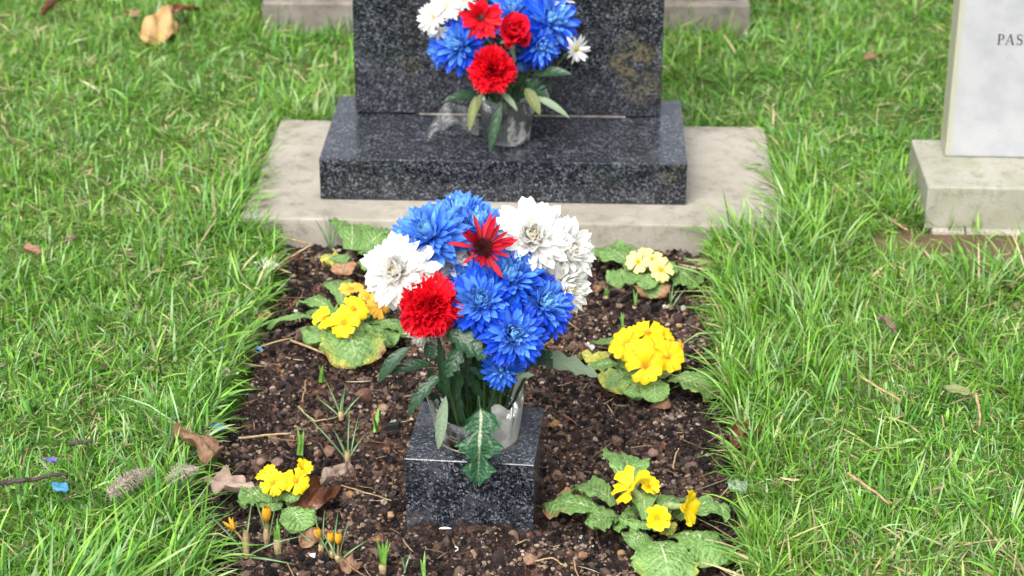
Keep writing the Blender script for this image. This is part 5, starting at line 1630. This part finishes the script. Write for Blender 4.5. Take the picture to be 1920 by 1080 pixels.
ANCH = [('the granite block', 890, 900), ('the full yellow primrose', 1212, 690), ('the cream primrose', 1212, 512), ('the large-leaved primrose', 1205, 975), ('the lowest yellow primrose', 528, 925),
        ('the fading yellow primrose', 655, 600), ('the flowerless primrose', 660, 478), ('the black tag', 737, 800), ('the arching crocus leaves', 652, 862), ('the spreading crocus leaves', 640, 782),
        ('the folded brown leaf', 365, 835), ('the fat green shoot', 718, 1070), ('the fine dark leaves', 1257, 575), ('the biggest crocus bud', 500, 1000), ('the long straight straw', 495, 818)]
AP = np.array([at(a_[1], a_[2], Z=-.005) for a_ in ANCH])
x, y = soil_spots(700, pr)
z = soil_z(x, y)
seen_labels = set()
for i in range(len(x)):
    d = np.hypot(AP[:, 0] - x[i], AP[:, 1] - y[i]); j = int(np.argmin(d))
    dx, dy = x[i] - AP[j, 0], y[i] - AP[j, 1]
    far = 'just ' if d[j] < .09 else 'well '
    rel = ('right of' if dx > 0 else 'left of') if abs(dx) > abs(dy) else ('behind' if dy > 0 else 'in front of')
    s = .0034 + .0036 * pr.random() ** 2
    lab = '%s pebble in the soil %s%s %s' % (CN[i % 5], far, rel, ANCH[j][0])
    if lab in seen_labels or len(seen_labels) >= 60:
        continue
    seen_labels.add(lab)
    o = ob('pebble', meshes[i % 10], None, Matrix.Translation((x[i], y[i], z[i] + s * .05)) @ Matrix.Rotation(pr.uniform(0, 6), 4, 'Z') @ Matrix.Scale(s, 4))
    tag(o, lab, 'pebble', PB)

# crumbs of earth: too many to count
def crumbs(n, smin, smax, power, geoV, geoF, seed, cols, sink=.25):
    r_ = np.random.default_rng(seed)
    x, y = soil_spots(n, r_, 3.10, 1.66); n = len(x)
    z = soil_z(x, y)
    s = smin + (smax - smin) * r_.random(n) ** power
    m = len(geoV)
    V = np.repeat(geoV[None], n, 0) * (1 + r_.normal(0, .26, (n, m, 1)))
    V = V * r_.uniform(.65, 1.1, (n, 1, 3))
    a_ = r_.uniform(0, 6.28, n); c_, s_ = np.cos(a_)[:, None], np.sin(a_)[:, None]
    V = np.stack([V[..., 0] * c_ - V[..., 1] * s_, V[..., 0] * s_ + V[..., 1] * c_, V[..., 2]], -1) * s[:, None, None]
    V = V + np.stack([x, y, z + s * sink], -1)[:, None, :]
    F = (np.repeat(geoF[None], n, 0) + (np.arange(n) * m)[:, None, None]).reshape(-1, 3)
    dry = np.clip(vnoise(x, y, .07, 61) * .6 + r_.normal(.1, .36, n), 0, .999)          # damp dark and dry pale patches
    C = np.array(cols)[(np.sort(np.arange(len(cols)))[(dry * len(cols)).astype(int)])] * r_.uniform(.6, 1.35, (n, 1))
    return V.reshape(-1, 3), F, np.repeat(C, m, 0)
OC_V = np.array([(1, 0, 0), (-1, 0, 0), (0, 1, 0), (0, -1, 0), (0, 0, 1), (0, 0, -1), (.6, .6, .5), (-.6, .6, .4), (-.5, -.6, .6), (.6, -.6, .5)], float)
_b = bmesh.new(); [_b.verts.new(v) for v in OC_V]; bmesh.ops.convex_hull(_b, input=_b.verts[:]); _b.verts.index_update()
OC_F = np.array([[v.index for v in f.verts] for f in _b.faces if len(f.verts) == 3]); OC_V = np.array([v.co[:] for v in _b.verts]); _b.free()
DK = [(.012, .010, .010), (.022, .017, .017), (.040, .029, .027), (.062, .047, .045), (.085, .060, .050), (.120, .082, .066)]
LT = DK + [(.16, .115, .095), (.22, .145, .110), (.26, .185, .10), (.34, .28, .23)]
A1 = crumbs(26000, .0009, .0033, 1.6, OC_V, OC_F, 5, LT)
A2 = crumbs(4200, .0028, .0090, 2.4, ICO_V, ICO_F, 6, DK + [(.13, .085, .060), (.15, .10, .072)])
A3 = crumbs(9000, .0022, .0052, 1.6, OC_V, OC_F, 8, LT)
V = np.concatenate([A1[0], A2[0], A3[0]]); F = np.concatenate([A1[1], A2[1] + len(A1[0]), A3[1] + len(A1[0]) + len(A2[0])]); C = np.concatenate([A1[2], A2[2], A3[2]])
cr_ = ob('soil_crumbs', mk_mesh('soil_crumbs', V, F, MAT['crumb'], col=C, smooth=False))
tag(cr_, 'loose crumbs and small clods of dark brown earth over the bed', 'soil crumbs', kind='stuff')

# fine roots, straw bits and dead leaf flecks
def flecks(n, spots, Lr, Wr, cols, seed, zf, name, label, cat, flat=.25):
    r_ = np.random.default_rng(seed)
    x, y = spots(n, r_); n = len(x)
    z = zf(x, y)
    bag_V, bag_F, bag_C = [], [], []
    L = r_.uniform(*Lr, n); W = r_.uniform(*Wr, n); a_ = r_.uniform(0, 6.28, n); k_ = r_.normal(0, 18, n); el = r_.normal(0, flat, n)
    t = np.linspace(-.5, .5, 6)
    ang = a_[:, None] + k_[:, None] * t[None] * L[:, None]
    dx, dy = np.cos(ang) * L[:, None] / 5, np.sin(ang) * L[:, None] / 5
    X = x[:, None] + np.cumsum(dx, 1); Y = y[:, None] + np.cumsum(dy, 1)
    Z = z[:, None] + .0025 + np.sin(el)[:, None] * (t[None] + .5) * L[:, None]
    w = W[:, None] * np.array([.5, 1, 1, 1, .9, .3])[None] / 2
    nx, ny = -np.sin(ang), np.cos(ang)
    A = np.stack([X - nx * w, Y - ny * w, Z], -1); M_ = np.stack([X, Y, Z + w * .9], -1); B = np.stack([X + nx * w, Y + ny * w, Z], -1)
    V = np.stack([A, M_, B], 2).reshape(-1, 3)
    b0 = (np.arange(n) * 18)[:, None]
    F = []
    for i in range(5):
        for j in range(2):
            q = 3 * i + j
            F.append(np.stack([b0[:, 0] + q, b0[:, 0] + q + 1, b0[:, 0] + q + 4, b0[:, 0] + q + 3], 1))
    F = np.stack(F, 1).reshape(-1, 4)
    C = np.array(cols)[r_.choice(len(cols), n)] * r_.uniform(.7, 1.25, (n, 1))
    o = ob(name, mk_mesh(name, V, F, MAT['crumb'], col=np.repeat(C, 18, 0)))
    return tag(o, label, cat, kind='stuff')
flecks(620, lambda n, r_: soil_spots(n, r_), (.010, .045), (.0008, .0020), [(.34, .25, .15), (.26, .17, .10), (.40, .33, .22), (.15, .09, .06)], 91, soil_z, 'plant_debris', 'fine dry roots and straw bits scattered over the soil', 'debris')
def lawn_spots(n, r_):
    x = r_.uniform(-1.25, 1.25, n); y = r_.uniform(2.0, 4.6, n)
    ok = sdist(x, y, BED) > .02
    for p in (SLAB, WBASE, KERB): ok &= sdist(x, y, p) > .02
    return x[ok], y[ok]
flecks(520, lawn_spots, (.008, .030), (.0015, .005), [(.26, .21, .13), (.16, .11, .08), (.40, .34, .20), (.09, .065, .055)], 92, lambda x, y: lawn_z(x, y) + .014, 'leaf_litter', 'bits of dead leaf and straw caught in the lawn', 'leaf litter', .5)
for ob_ in bpy.data.objects:
    if ob_.type == 'MESH' and tuple(ob_.color) == (1, 1, 1, 1):
        ob_.color = (0, 0, 0, 1)
